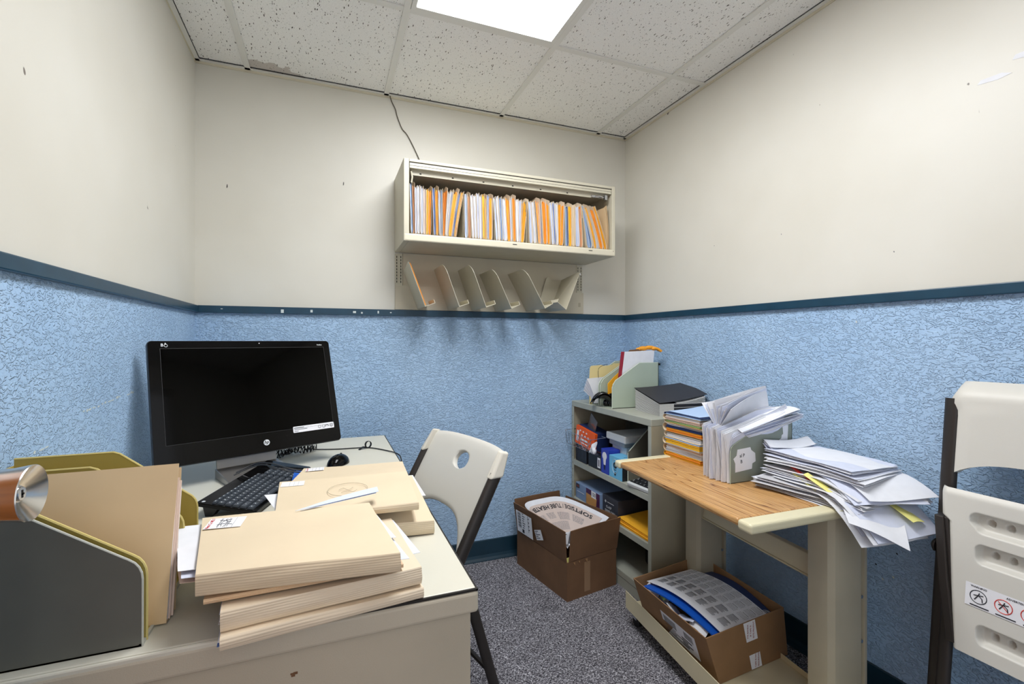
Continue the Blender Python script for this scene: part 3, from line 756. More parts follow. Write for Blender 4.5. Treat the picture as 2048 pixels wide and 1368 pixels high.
m = MB()
for sg in (-1, 1):
    m = MB(); B0 = lambda z: -.026+.57*(z-.78)
    m.hexa([(B0(.768)-.018, sg*.214, .768), (B0(.768)+.030, sg*.214, .768), (B0(.768)+.030, sg*.242, .768), (B0(.768)-.014, sg*.240, .768)], [(B0(.84)-.012, sg*.212, .846), (B0(.84)+.022, sg*.212, .838), (B0(.84)+.018, sg*.232, .836), (B0(.84)-.006, sg*.230, .842)])
    m.build('side_cap', RESINE, ch, bevel=.006, seg=3)
for sg in (-1, 1):
    m = MB(); P = [(-.018+.57*(z-.78), sg*.226, z) for z in (.775, .70, .60, .50, .40, .30, .20, .10, .016)]
    m.tube(P, .0205, 12, r2=.0125, up=(0, 1, 0)); leg = m.build('front_leg', TUBE, ch, smooth=True)
    m = MB(); m.tube([(P[-1][0]+.008, sg*.226, .028), (P[-1][0]-.004, sg*.226, .0)], .023, 12, r2=.016, up=(0, 1, 0)); m.build('foot_cap', RUBBER, leg)
    m = MB(); P2 = [(.03-.30*z, sg*.200, z) for z in (.016, .12, .24, .36, .46)]
    m.tube(P2, .017, 12, r2=.011, up=(0, 1, 0)); leg = m.build('rear_leg', TUBE, ch, smooth=True)
    m = MB(); m.tube([(P2[0][0]-.003, sg*.20, .028), (P2[0][0]+.004, sg*.20, 0)], .0195, 12, r2=.014, up=(0, 1, 0)); m.build('foot_cap', RUBBER, leg)
for z, y_, f_ in ((.13, .226, lambda z: -.018+.57*(z-.78)), (.17, .2, lambda z: .03-.30*z)):
    m = MB(); m.tube([(f_(z), -y_, z), (f_(z), y_, z)], .008, 8); m.build('crossbar', TUBE, ch)
m = MB()
def seat(u, v):
    s = lerp(-.205, .205, u); b = lerp(-.12, -.56, v)
    return (b, s*(1-.06*v), .462-.012*math.sin(PI*u)*math.sin(PI*v)-(.02*(v-.9)*10 if v > .9 else 0)*.6)
m.slab(seat, 12, 12, .026); subsurf(m.build('seat', RESIN, ch, smooth=True))
for sg in (-1, 1):
    m = MB(); m.box((-.52, sg*.207-.008, .415), (-.09, sg*.207+.008, .442)); m.build('seat_rail', TUBE, ch, bevel=.003)
# hanging wires seen under the backrest
m = MB()
m.tube(smooth_path([(.262, 1.62, .545), (.330, 1.86, .60), (.385, 2.06, .62), (.36, 2.20, .50), (.35, 2.29, .25), (.36, 2.30, .006)]), .0018, 6)
tag(m.build('thin_cable', RUBBER, None, smooth=True), 'thin black wire crossing behind the open chair below its backrest', 'cable')

# ---------------------------------------------------------------- white folding chair folded against the right wall
c2 = thing('folding_chair', 'white plastic folding chair folded flat and leaning on the right wall', 'chair', (1.50, .52, 0), 0)
# local: x towards the wall, y along the wall (far side +), lean: x = .105*z/1.07
LX = lambda z: .115*z/1.07
def rrd(d, w): t = max(0, min(1, .5-d/w)); return t*t*(3-2*t)      # soft step
def sdbox(y, z, cy_, cz_, hy, hz, r):
    qx, qz = abs(y-cy_)-hy+r, abs(z-cz_)-hz+r
    return math.hypot(max(qx, 0), max(qz, 0))+min(max(qx, qz), 0)-r
m = MB()
def back2(u, v):
    y = lerp(.222, -.222, u); z = lerp(.815+.05*(1-(y/.232)**4), 1.068, v)
    x = LX(z)-.024+.016*math.sin(PI*u)
    ed = max(0, (abs(y)-.195)/.027); x += .028*ed**2*(1 if z > .995 else .35)
    tp = max(0, (z-1.02)/.048); x += .040*tp**2.2
    z2 = z-.012*ed**2*v-(0 if v > .1 else 0)
    return (x, y*(.945+.105*rrd(1.0-z, .015)-.05*tp*ed), z2)
m.slab(lambda u, v: back2(u, v), 24, 20, .014)
o = m.build('backrest', RESIN, c2, smooth=True, ang=60)
m = MB()
pk = [(0, .722, .150, .021), (0, .648, .150, .021), (0, .458, .150, .021)]
def seat2(u, v):
    y0 = lerp(.214, -.214, u); z = lerp(.400, .792, v)
    nar = 1-.13*(1-v)**1.2
    if z < .72 : nar -= .065*min(1, (.72-z)/.012)
    y = y0*nar
    x = LX(z)-.060
    for cy_, cz_, hy, hz in pk:
        x += .022*rrd(sdbox(y0, z, cy_, cz_, hy, hz, .014), .007)
        for hx in (-.12, -.085, -.05, .05, .085, .12):
            if abs(z-cz_) < .02: x += .014*rrd(math.hypot(y0-hx, z-cz_-.002)-.0072, .003)
    ed = max(0, (abs(y0)-.200)/.014); x += .012*ed**2
    tp = max(0, (z-.775)/.025); x += .018*tp**2
    return (x, y, z-.0*v)
m.slab(seat2, 200, 160, .020)
o = m.build('seat', RESIN, c2, smooth=True, ang=80)
# warning label on the underside of the seat
m = MB(); zc_ = .545
def LP(y, z, d=0): return (LX(z)-.0615-d, y, z)
ly0, ly1 = .150, -.150; zl, zh = .520, .575
m.add([LP(ly0, zl), LP(ly1, zl), LP(ly1, zh), LP(ly0, zh)], [(0, 1, 2, 3)]); m.m = 1
MT = frame(LP(0, .5475, .0004), (0, -1, 0), (LX(1), 0, 1))
for k in range(6):
    yy = -.125+k*.045; m.m = 1 if k == 0 else 2
    m.tube([(yy+.0155*math.cos(a), -.001+.0155*math.sin(a), 0) for a in [2*PI*j/20 for j in range(20)]], .0009, 4, M=MT, closed=True)
    if k: m.box((yy-.013, -.002, 0), (yy+.013, -.0006, .0006), MT @ T(0, 0, 0) if False else MT @ Matrix.Translation((yy, -.001, 0)) @ Matrix.Rotation(-.8, 4, 'Z') @ Matrix.Translation((-yy, .001, 0)))
    m.m = 1
    for s in ([(-.007, -.008), (0, .004), (.002, .010)], [(0, .004), (.007, -.002), (.008, -.010)], [(-.009, .002), (0, .004), (.009, .006)]):
        m.tube([(yy+a, b-.001, .0003) for a, b in s], .0010, 4, M=MT)
text(m, 'WARNING', .0062, MT @ Matrix.Translation((-.125, .0215, .0004)), True)
text(m, 'ADVERTENCIA', .0062, MT @ Matrix.Translation((-.055, .0215, .0004)), True)
for k in range(6): m.box((-.14+k*.047, -.0245, 0), (-.105+k*.047, -.0220, .0004), MT)
m.build('warning_label', [LABELP, DARKINK, WARNRED], c2)
for sg in (1, -1):
    m = MB(); P = [(LX(z)-.008, sg*(.221), z) for z in (1.02, .8, .6, .4, .2, .02)]
    m.tube(P, .012, 12, r2=.018, up=(0, 1, 0)); leg = m.build('front_leg', TUBE, c2, smooth=True)
    m = MB(); m.tube([(LX(.03)-.008, sg*.221, .03), (LX(0)-.008, sg*.221, 0)], .016, 12, r2=.02, up=(0, 1, 0)); m.build('foot_cap', RUBBER, leg)
    m = MB(); P = [(LX(z)-.022-.012*(1-z), sg*.196, z) for z in (.72, .5, .3, .1, .02)]
    m.tube(P, .010, 12, r2=.015, up=(0, 1, 0)); leg = m.build('rear_leg', TUBE, c2, smooth=True)
    m = MB(); m.tube([(P[-1][0], sg*.196, .03), (P[-1][0], sg*.196, 0)], .014, 12, r2=.018, up=(0, 1, 0)); m.build('foot_cap', RUBBER, leg)
    m = MB()
    m.prism([(LX(.715)-.058, sg*.218, .715), (LX(.715)-.040, sg*.218, .715), (LX(.43)-.035, sg*.190, .405), (LX(.43)-.053, sg*.190, .405)], (0, -sg*.024, 0))
    m.prism([(LX(.70)-.062, sg*.222, .716), (LX(.70)-.030, sg*.222, .716), (LX(.56)-.028, sg*.206, .56), (LX(.42)-.030, sg*.185, .41), (LX(.42)-.060, sg*.185, .41), (LX(.56)-.062, sg*.206, .56)], (0, -sg*.020, 0))
    m.build('seat_rail', TUBE, c2, bevel=.003)
    m = MB(); m.lathe([(.016, 0), (.018, .004), (.010, .010), (.0001, .011)], 16, T(LX(.62)-.01, sg*.235, .62, -sg*PI/2)); m.build('hinge_cap', TUBE, c2, smooth=True)
m = MB(); m.tube([(LX(.245)-.034, -.21, .245), (LX(.245)-.034, .21, .245)], .008, 10); m.build('crossbar', CHROME, c2)
for o in list(c2.children): pass

# ---------------------------------------------------------------- wall cabinet with an open flipper door
cw = thing('wall_cabinet', 'putty metal overhead cabinet with its flipper door open, full of files', 'cabinet', (.863, 2.20, 1.62))
hx, yf, yb, H_ = .549, -.15, .1485, .365
m = MB()
m.box((-hx, yf, 0), (-hx+.024, yb, H_)); m.box((hx-.020, yf, 0), (hx, yb, H_))
m.box((-hx+.024, yf, H_-.014), (hx-.020, yb, H_)); m.build('shell', PUTTY, cw, bevel=.0022)
m = MB(); m.box((-hx-.0006, yf-.0012, -.0006), (hx+.0006, yf+.0155, .034)); m.build('front_lip', PUTTY2, cw, bevel=.007, seg=4)
m = MB(); m.box((-hx+.024, yf+.016, 0), (hx-.020, yb, .034)); m.build('bottom', PUTTY, cw)
m = MB(); m.box((-hx+.024, yb-.004, .034), (hx-.020, yb, H_-.014)); m.build('back_panel', SHELFS, cw)
m = MB(); m.box((-hx+.027, yf+.004, H_-.040), (hx-.022, yf+.014, H_-.017)); m.box((-hx+.027, yf+.014, H_-.040), (hx-.022, yb-.02, H_-.030)); m.m = 1
m.box((-hx+.024, yf+.003, H_-.0165), (hx-.02, yf+.006, H_-.0140)); m.box((-hx+.027, yf+.0036, H_-.030), (hx-.022, yf+.0041, H_-.0285))
m.build('flipper_door', [PUTTY, SLOT], cw, bevel=.0012)
m = MB(); m.box((-hx+.040, yf+.030, H_-.062), (hx-.045, yf+.034, H_-.040)); m.m = 1
for k in range(7):
    x = -hx+.075+k*.150; m.box((x, yf+.0295, H_-.056), (x+.009, yf+.0301, H_-.051))
m.build('stiffener_rail', [PUTTY2, SLOT], cw)
m = MB(); m.box((hx-.13, yf+.02, H_-.062), (hx-.06, yf+.032, H_-.050)); m.tube([(hx-.11, yf+.018, H_-.058), (hx-.085, yf+.014, H_-.054), (hx-.06, yf+.018, H_-.058)], .004, 8); m.box((hx-.055, yf+.012, H_-.07), (hx-.04, yf+.03, H_-.045))
m.build('latch', CHROME, cw, bevel=.001)
m = MB()
for x in (-.02, .40): m.box((x-.012, yf-.0018, .018), (x+.010, yf+.001, .0215))
m.box((hx-.014, yf-.0016, .022), (hx-.012, yf+.001, .028)); m.build('slot_mark', SLOT, cw)
m = MB(); m.tube([(-hx+.036, yf+.02, H_-.05), (-hx+.04, yf+.015, H_-.075), (-hx+.037, yf+.02, H_-.10)], .004, 6); m.build('door_spring_hook', PUTTY2, cw)
m = MB(); m.slab(lambda u, v: (hx-.0202, yf+.05+.022*u, H_-.085+.020*v), 1, 1, .0003); m.build('spec_label', CREAMTRIM, cw)
divx = [((1080/8.55+800)), (1620/8.55+800), (1010+385/8.904), (1010+1060/8.904), (1010+1392/8.904)]
def px2x(px, y=2.062):
    r = (px-1003.73)/921.39; c_, s_ = math.cos(.3618), math.sin(.3618); return y*(r*c_+s_)/(c_-r*s_)
for p in divx:
    m = MB(); x = px2x(p)-.863; m.box((x-.0008, yf+.012, .034), (x+.0008, yb-.02, .24)); m.build('divider', SHELFS, cw)

# the files: (top left, top right, bottom left, bottom right, colour) measured along the front edge
A_ = lambda x: px2x(800+x/8.55); B_ = lambda x: px2x(1010+x/8.904)
FL = [(A_, 162, 200, 185, 228, PBLUEP, 0), (A_, 203, 245, 226, 256, ENVB, 1), (A_, 248, 290, 257, 300, WHITEP, 0), (A_, 290, 340, 300, 345, WHITEP, 0), (A_, 342, 398, 345, 398, WHITEP, 0),
 (A_, 400, 440, 400, 438, PINKP, 0), (A_, 441, 490, 440, 484, YEL, 0), (A_, 490, 545, 486, 532, ENVO, 1), (A_, 550, 588, 575, 615, BLUEP, 0), (A_, 590, 645, 617, 652, ENVO, 1),
 (A_, 648, 690, 675, 705, WHITEP2, 0), (A_, 690, 728, 706, 733, PBLUEP, 0), (A_, 730, 812, 735, 768, ENVO, 1), (A_, 815, 870, 775, 800, WHITEP, 0), (A_, 870, 918, 801, 822, WHITEP2, 0),
 (A_, 922, 1003, 824, 890, ENVY, 1), (A_, 1006, 1042, 893, 922, BLUEP, 0), (A_, 1044, 1094, 924, 965, ENVY, 0), (A_, 1104, 1152, 1112, 1165, WHITEP2, 0), (A_, 1154, 1192, 1168, 1222, ENVB, 1),
 (A_, 1196, 1245, 1235, 1275, WHITEP, 0), (A_, 1247, 1300, 1277, 1320, WHITEP, 0), (A_, 1302, 1350, 1322, 1360, WHITEP2, 0), (A_, 1352, 1392, 1362, 1412, WHITEP, 0), (A_, 1395, 1440, 1415, 1450, YEL, 0),
 (A_, 1442, 1478, 1452, 1490, ENVO, 1), (A_, 1482, 1520, 1493, 1522, BLUEP, 0), (A_, 1523, 1582, 1526, 1585, ENVY, 1), (A_, 1588, 1635, 1640, 1682, WHITEP2, 0), (A_, 1637, 1685, 1684, 1725, WHITEP, 0),
 (A_, 1688, 1740, 1727, 1768, PBLUEP, 0), (A_, 1742, 1798, 1770, 1842, WHITEP, 0), (B_, 5, 75, 52, 108, ENVO, 1), (B_, 80, 114, 112, 140, WHITEP2, 0), (B_, 116, 172, 143, 188, ENVO, 1),
 (B_, 176, 236, 200, 245, WHITEP, 0), (B_, 240, 298, 247, 280, WHITEP2, 0), (B_, 300, 412, 283, 338, ENVY, 1), (B_, 416, 462, 440, 505, WHITEP2, 0), (B_, 464, 503, 508, 560, WHITEP, 0),
 (B_, 505, 530, 562, 592, NAVY, 0), (B_, 533, 606, 595, 650, ENVO, 1), (B_, 608, 642, 652, 682, BLUEP, 0), (B_, 645, 714, 685, 748, ENVO, 1), (B_, 718, 776, 752, 806, ENVY, 1),
 (B_, 780, 826, 830, 872, WHITEP2, 0), (B_, 828, 860, 874, 905, BLUEP, 0), (B_, 862, 934, 907, 952, WHITEP, 0), (B_, 938, 1050, 956, 1035, ENVY, 1), (B_, 1066, 1120, 1072, 1140, PBLUEP, 0),
 (B_, 1124, 1186, 1143, 1195, YEL, 1), (B_, 1188, 1242, 1198, 1245, MANILA2, 0), (B_, 1246, 1298, 1250, 1328, WHITEP2, 0), (B_, 1301, 1350, 1331, 1388, ENVO, 1), (B_, 1356, 1388, 1450, 1565, PBLUEP, 0),
 (B_, 1391, 1450, 1568, 1632, ENVY, 1), (B_, 1454, 1496, 1635, 1690, WHITEP2, 0), (B_, 1500, 1562, 1694, 1756, ENVO, 1), (B_, 1566, 1602, 1760, 1822, ENVY, 0)]
cname = {PBLUEP.name: 'pale blue', ENVB.name: 'brown', WHITEP.name: 'white', PINKP.name: 'pinkish', YEL.name: 'yellow', ENVO.name: 'orange', BLUEP.name: 'mid-blue', WHITEP2.name: 'cool white', ENVY.name: 'golden', NAVY.name: 'navy', MANILA2.name: 'cream'}
ZS = 1.655
r3 = random.Random(21)
for n_, (fn, tl, tr, bl, br, mt_, flap) in enumerate(FL):
    xtl, xtr, xbl, xbr = fn(tl), fn(tr), fn(bl), fn(br)
    fx = (xbl+xbr)/2; yf0 = 2.063+r3.uniform(-.004, .006)
    hgt = .212+r3.uniform(-.006, .008)+(.010 if n_ < 2 else 0)
    t = thing('file_folder', f'{cname[mt_.name]} file, {ORD(n_+1)} from the left in the wall cabinet', 'file', (fx, yf0, ZS), 0, 'files standing in the wall cabinet')
    a0, a1, b0, b1 = xbl-fx, xbr-fx, xtl-fx, xtr-fx
    ten = lambda v: v**1.25
    rnd_b = lambda v: .5+.5*min(1, v/.075)**.6
    def Lf(v, a0=a0, a1=a1, b0=b0, b1=b1): c_ = lerp((a0+a1)/2, (b0+b1)/2, ten(v)); w = lerp(a1-a0, b1-b0, v)*rnd_b(max(v, .004)); return c_-w/2
    def Rt(v, a0=a0, a1=a1, b0=b0, b1=b1): c_ = lerp((a0+a1)/2, (b0+b1)/2, ten(v)); w = lerp(a1-a0, b1-b0, v)*rnd_b(max(v, .004)); return c_+w/2
    D_ = .24
    m = MB()
    th_ = .0007
    m.slab(lambda u, v: (Lf(v)+.0003, -.003+D_*u, hgt*v*.985), 2, 14, th_)
    tabh = .022 if flap else .004
    def rf(u, v):
        z = hgt*v*(1+tabh/hgt*min(1, u*7+.15)); return (Rt(v)-.0003+(.0025 if flap else 0)*v*v, -.003+D_*u, z)
    m.slab(rf, 6, 14, -th_)
    m.m = 0
    t_c = m.build('cover', MANILA2 if flap or mt_ in (WHITEP, WHITEP2) else MANILA, t, smooth=True, ang=60)
    m = MB(); w_ = abs(xbr-xbl); ns = max(3, min(9, int(w_/.0016)))
    mats = [mt_, {ENVO.name: YEL, ENVY.name: ENVO, YEL.name: ENVY, WHITEP.name: WHITEP2, WHITEP2.name: PBLUEP, PBLUEP.name: NAVY, BLUEP.name: WHITEP2, ENVB.name: MANILAP}.get(mt_.name, WHITEP), GREYP]
    for k in range(ns):
        q = (k+.5)/ns; off = r3.uniform(.0, .006) ; zt_ = r3.uniform(.93, 1.0)-(.03 if flap else 0); m.m = r3.choices((0, 1, 2), (8, 2 if mt_ not in (PBLUEP, BLUEP) else 4, 1))[0]
        hw_ = .40/ns
        def pf(u, v, q=q, off=off, zt_=zt_):
            vv = lerp(.015+.02*abs(q-.5), zt_, v); wv = .0004*math.sin(9*v+q*20)
            return (lerp(Lf(vv)+.001, Rt(vv)-.001, q+hw_)+wv, off+(D_-.015)*u, hgt*vv)
        m.slab(pf, 1, 12, max(.0004, (min(abs(xtr-xtl), w_)-.002)/ns*.8))
    m.build('papers', mats, t)
# leaning empty manila at the right end
t = thing('file_folder', 'large plain tan folder leaning at the right end of the wall cabinet', 'file', (1.34, 2.066, ZS), 0)
m = MB(); m.slab(lambda u, v: (lerp(.040-.012*v*v, -.035-.02*v*0, 0)+(-.0)*u+.004*math.sin(PI*v)-.05*u*0, .24*u, .232*v-.05*v*u), 4, 14, .001)
m.slab(lambda u, v: (.034-.012*v*v+.004*math.sin(PI*v)-.03*u*v, .24*u, .222*v), 4, 14, .001)
m.build('cover', TAN, t, smooth=True)

# wire from the ceiling, and a stub on top of the cabinet
m = MB(); m.tube(smooth_path([(.290, 2.344, 2.400), (.300, 2.345, 2.37), (.318, 2.345, 2.335), (.327, 2.345, 2.30), (.350, 2.345, 2.245), (.372, 2.345, 2.222), (.392, 2.345, 2.19), (.418, 2.344, 2.14), (.440, 2.344, 2.09), (.445, 2.345, 2.04), (.445, 2.344, 1.99)]), .0022, 8)
tag(m.build('ceiling_wire', mat('grey_wire', (84, 78, 66), .5), None, smooth=True), 'thin dark wire running down the back wall from the ceiling to the cabinet', 'wire')
m = MB(); m.tube(smooth_path([(1.01, 2.22, 1.987), (1.02, 2.22, 2.0), (1.035, 2.22, 2.003), (1.045, 2.22, 1.995), (1.055, 2.22, 1.987)]), .002, 6)
tag(m.build('bent_wire', RUBBER, None, smooth=True), 'short bent piece of black wire lying on top of the wall cabinet', 'wire')

# ---------------------------------------------------------------- slotted backing panel and slanted holders
bp = thing('backing_panel', 'taupe metal backing panel with slotted uprights below the wall cabinet', 'panel', (.854, YB-.0005, 1.3275))
m = MB(); m.box((-.500, -.006, .09), (.500, 0, .29)); m.m = 1; m.build('upper_plate', PANELM, bp)
m = MB(); m.prism([(-.538, 0, .006), (.539, 0, .006), (.539, 0, .128), (-.538, 0, .128)], (0, -.010, 0)); m.m = 1; m.box((.505, -.0108, .045), (.520, -.0098, .070))
m.build('lower_plate', [PANELM, SHELFS], bp, bevel=.001)
for x in (-.538, .495):
    m = MB(); m.box((x, -.009, .128), (x+.036, 0, .285)); m.m = 1
    for k in range(9):
        for dx in (.006, .026): m.box((x+dx, -.0094, .140+k*.0155), (x+dx+.004, -.0088, .151+k*.0155))
    m.build('slotted_upright', [PUTTY, SLOT], bp)
m = MB(); m.tube([(.513, -.010, .235), (.513, -.018, .235)], .006, 8); m.build('screw', CHROME, bp)
SD = [(.427, .349, 1.337, 1.545, .196), (.585, .511, 1.338, 1.542, .222), (.714, .637, 1.337, 1.543, .240), (.847, .756, 1.334, 1.530, .235), (1.028, .918, 1.340, 1.538, .238)]
names = ['leftmost of the five slanted metal holders, lit orange inside', 'second slanted metal holder from the left', 'third slanted metal holder from the left', 'fourth slanted metal holder from the left', 'fifth slanted metal holder, beside the wide one']
for k, (xb, xt, zb_, zt_, dp) in enumerate(SD):
    t = thing('slanted_holder', names[k]+' under the wall cabinet' if k else 'leftmost of the slanted metal holders under the wall cabinet', 'holder', (xb, YB-.012, zb_), 0, None)
    d = Vector((xt-xb, 0, zt_-zb_)); Ln = d.length; d.normalize(); nx = Vector((-d.z*-1, 0, -d.x*1)) ; nx = Vector((d.z, 0, -d.x))
    # plate outline in (depth, along), rounded upper front corner
    pr = [(0, 0), (dp, 0), (dp, Ln-.055)]+[(dp-.055+.055*math.cos(a), Ln-.055+.055*math.sin(a)) for a in [PI/2*j/8 for j in range(1, 9)]]+[(0, Ln)]
    if k == 0: pr = [(0, 0), (dp, 0), (dp, Ln-.01), (dp-.01, Ln), (0, Ln-.02)]
    m = MB(); m.prism([(d.x*b, -a, d.z*b) for a, b in pr], tuple(nx*.0022)); m.build('side_plate', PUTTY, t, bevel=.0006)
    m = MB(); e = nx*.052+Vector((0, 0, 0))
    m.prism([(0, 0, 0), (0, -dp, 0), tuple(Vector((0, -dp, 0))+e), tuple(Vector((0, 0, 0))+e)], tuple(d*.002)); m.build('foot', PUTTY, t, bevel=.0004)
    m = MB(); P = [Vector((0, -dp*.35, 0))+e, Vector((0, -dp+.001, 0))+e]
    m.prism([tuple(P[0]), tuple(P[1]), tuple(P[1]+d*.019), tuple(P[0]+d*.019)], tuple(-nx*.002)); m.build('lip', PUTTY2, t)
t = thing('slanted_holder', 'wide slanted metal holder opening to the left, rightmost under the wall cabinet', 'holder', (1.098, YB-.012, 1.340))
fbx, ftx = .085, .165        # at the front: bottom corner and top corner
m = MB(); dp = .205
m.prism([(.070, 0, 0), (.068, -dp, 0), (.150, -dp, .198), (.146, -dp+.03, .200), (.148, -.0, .182)], (.002, 0, -.0008)); m.build('side_plate', PUTTY, t, bevel=.0005)
m = MB(); m.prism([(.070, 0, 0), (.068, -dp, 0), (.018, -dp, .038), (-.005, -.0, .030)], (0, 0, .002)); m.build('foot', PUTTY, t)
m = MB(); m.prism([(.018, -dp, .038), (.010, -dp*.5, .036), (.016, -dp*.5, .052), (.024, -dp, .054)], (-.002, 0, 0)); m.build('lip', PUTTY2, t)
m = MB(); m.prism([(-.002, -.006, .02), (.080, -.006, .02), (.150, -.006, .182), (.090, -.006, .172), (.064, -.006, .196), (.052, -.006, .190)], (0, .002, 0)); m.build('back_plate', PUTTY, t)

# ---------------------------------------------------------------- metal bookcase in the corner
BX0, BX1, BY0, BY1, BH = 1.315, 1.685, 1.642, 2.338, .835
bc = thing('bookcase', 'low grey metal bookcase in the corner, its open side facing left', 'bookcase', ((BX0+BX1)/2, (BY0+BY1)/2, 0))
w2, l2 = (BX1-BX0)/2, (BY1-BY0)/2
m = MB(); m.box((-w2, -l2, BH-.032), (w2, l2, BH)); m.build('top', SHELFM, bc, bevel=.003)
for sg in (-1, 1):
    m = MB(); y0 = -l2 if sg < 0 else l2-.022
    m.box((-w2+.002, y0+(0 if sg < 0 else .019), .0), (w2, y0+(.003 if sg < 0 else .022), BH-.032)); m.m = 1
    m.box((-w2, y0+.0005, 0), (-w2+.004, y0+.0215, BH-.032)); m.m = 2
    if sg > 0:
        for k in range(18): m.box((-w2-.0004, y0+.009, .10+k*.038), (-w2+.001, y0+.013, .105+k*.038))
    m.build('side_panel', [SHELFS, SHELFM, SLOT], bc, bevel=.0008)
m = MB(); m.box((w2-.004, -l2+.004, .02), (w2-.001, l2-.004, BH-.033)); m.build('back_panel', SHELFIN, bc)
for z in (.500, .285, .075):
    m = MB(); m.box((-w2+.003, -l2+.0035, z-.0015), (w2-.005, l2-.0035, z)); m.box((-w2+.0005, -l2+.022, z-.028), (-w2+.0025, l2-.022, z)); 
    if z < .1: m.box((-w2+.002, -l2+.022, 0), (-w2+.0045, l2-.022, z-.030))
    m.build('shelf' if z > .1 else 'base', SHELFM, bc, bevel=.0006)

# things on top of the bookcase
def desk_sorter(name, label, cat, loc, rz, nslots, W_, D_, hf, hb, mt_, me_, stepx):
    t = thing(name, label, cat, loc, rz)
    P = [(0, 0), (D_, 0), (D_, hb), (stepx, hb), (.02, hf+.022), (.004, hf), (0, hf-.012)]
    for k in range(nslots+1):
        y = W_*k/nslots
        m = MB(); m.prism([(x, y, z) for x, z in P], (0, .003, 0)); m.m = 1; m.tube([(x, y+.0015, z) for x, z in P[2:]+[P[0]]], .0020, 6)
        m.build('divider', [mt_, me_], t)
        if 0 < k < nslots:
            m = MB(); m.prism([(x, y+.016, z) for x, z in P], (0, .003, 0)); m.m = 1; m.tube([(x, y+.0175, z) for x, z in P[2:]+[P[0]]], .0020, 6); m.build('divider', [mt_, me_], t)
    m = MB(); m.box((0, 0, 0), (D_, W_+.003, .003)); m.box((D_-.003, 0, 0), (D_, W_+.003, hb)); m.build('base', mt_, t)
    return t
# local x goes to the wall (open end faces left)
desk_sorter('file_sorter', 'pale sage green metal file sorter on top of the bookcase', 'file sorter', (1.338, 1.968, BH), 0, 2, .215, .285, .120, .228, SAGE, SAGE_E, .165)
# items standing in it
t = thing('file_folder', 'yellowish folder with a cut tab standing in the rear of the sage sorter', 'folder', (1.322, 2.155, BH+.003))
m = MB(); P = [(0, .004), (.235, .004), (.25, .16), (.25, .215), (.150, .215), (.143, .207), (.085, .202), (.078, .208), (.010, .204), (.002, .196), (-.004, .12)]
m.prism([(x, 0, z) for x, z in P], (0, .0012, 0)); m.prism([(x+.004, .006, z-.012) for x, z in P], (0, .0012, 0)); m.build('cover', mat('old_manila', (226, 208, 150), .6), t)
r2 = random.Random(9); t = thing('paper_bundle', 'curled white papers in the left end of the sage sorter', 'papers', (1.318, 2.115, BH+.003)); m = MB()
for k in range(9):
    o_ = k*.0028; m.m = k % 2
    m.slab(lambda u, v: (.004+.10*u+.014*math.cos(v*2.2)+(-.025*(1-u)*v*v), .032-o_*.8+.02*(1-u)*v*(1-k/9.), .004+lerp(.07+.008*k, .118+.003*k, u)*v), 6, 8, .0009)
m.build('papers', [WHITEP, WHITEP2], t)
t = thing('file_folder', 'white booklet with a maroon spine standing tall in the sage sorter', 'folder', (1.372, 1.986, BH+.003))
m = MB(); m.prism([(.018, 0, .06), (.215, 0, .06), (.240, 0, .288), (.050, 0, .282)], (0, .016, 0)); m.build('papers', WHITEP, t, bevel=.001)
m = MB(); m.prism([(.012, -.001, .06), (.020, -.001, .06), (.052, -.001, .283), (.043, -.001, .283)], (0, .019, 0)); m.build('spine', MAROON, t, bevel=.001)
m = MB(); m.prism([(.04, .018, .06), (.16, .018, .06), (.20, .018, .270), (.16, .018, .296), (.10, .018, .292), (.05, .018, .24)], (0, .002, 0)); tag(m.build('brown_folder', CARD, None), 'brown card folder edge showing behind the white booklet', 'folder').location = (1.372, 1.990, BH+.003)
m = MB(); m.prism([(.0, .0, .05), (.10, 0, .05), (.10, 0, .20), (.035, 0, .150), (.0, 0, .118)], (0, .003, 0)); tag(m.build('envelope', ENVY, None), 'golden envelope edge standing in the near slot of the sage sorter', 'envelope').location = (1.352, 2.028, BH+.003)
# orange glove bunched on top
m = MB(); 
for c_, r_ in (((0, 0, 0), .022), ((.03, -.01, .004), .020), ((.055, -.02, -.002), .016), ((-.02, .006, -.004), .016)): m.sphere(c_, r_, 8, sc_=(1.3, .8, .55))
for k in range(4): m.tube(smooth_path([(.02+.004*k, -.004*k, .004), (.045+.006*k, -.010-.008*k, .008-.003*k), (.070+.004*k, -.02-.008*k, -.004-.004*k)], 4), .0065, 8)
gl = m.build('glove', GLOVE, None, smooth=True); gl.location = (1.560, 2.012, BH+.302)
tag(gl, 'bunched orange yellow glove lying on top of the white booklet', 'glove')
# black leather straps
m = MB()
for k in range(4):
    m.slab(lambda u, v: (-.035+.10*u+.006*k, .0+.03*v-.016*k+.012*math.sin(u*5+k), .010+.050*math.sin(u*2.4+.4*k)+.012*math.sin(v*3+k)), 14, 4, .004)
for c_, r_ in (((.055, -.02, .045), .026), ((.06, -.035, .02), .022), ((.045, -.01, .015), .02)): m.sphere(c_, r_, 8, sc_=(1.2, .8, 1.1))
o = m.build('leather_pouch', LEATHER, None, smooth=True, ang=70); o.location = (1.318, 2.060, BH+.004)
tag(o, 'crumpled shiny black leather pouch spilling from the middle slot of the sage sorter', 'pouch')
m = MB(); m.lathe([(.030, 0), (.032, .03), (.026, .045), (.022, .06), (.024, .075), (.020, .085), (.0001, .086)], 20)
o = m.build('black_jar', RUBBER, None, smooth=True); o.location = (1.650, 1.955, BH); tag(o, 'small black object standing by the right wall behind the sage sorter', 'object')
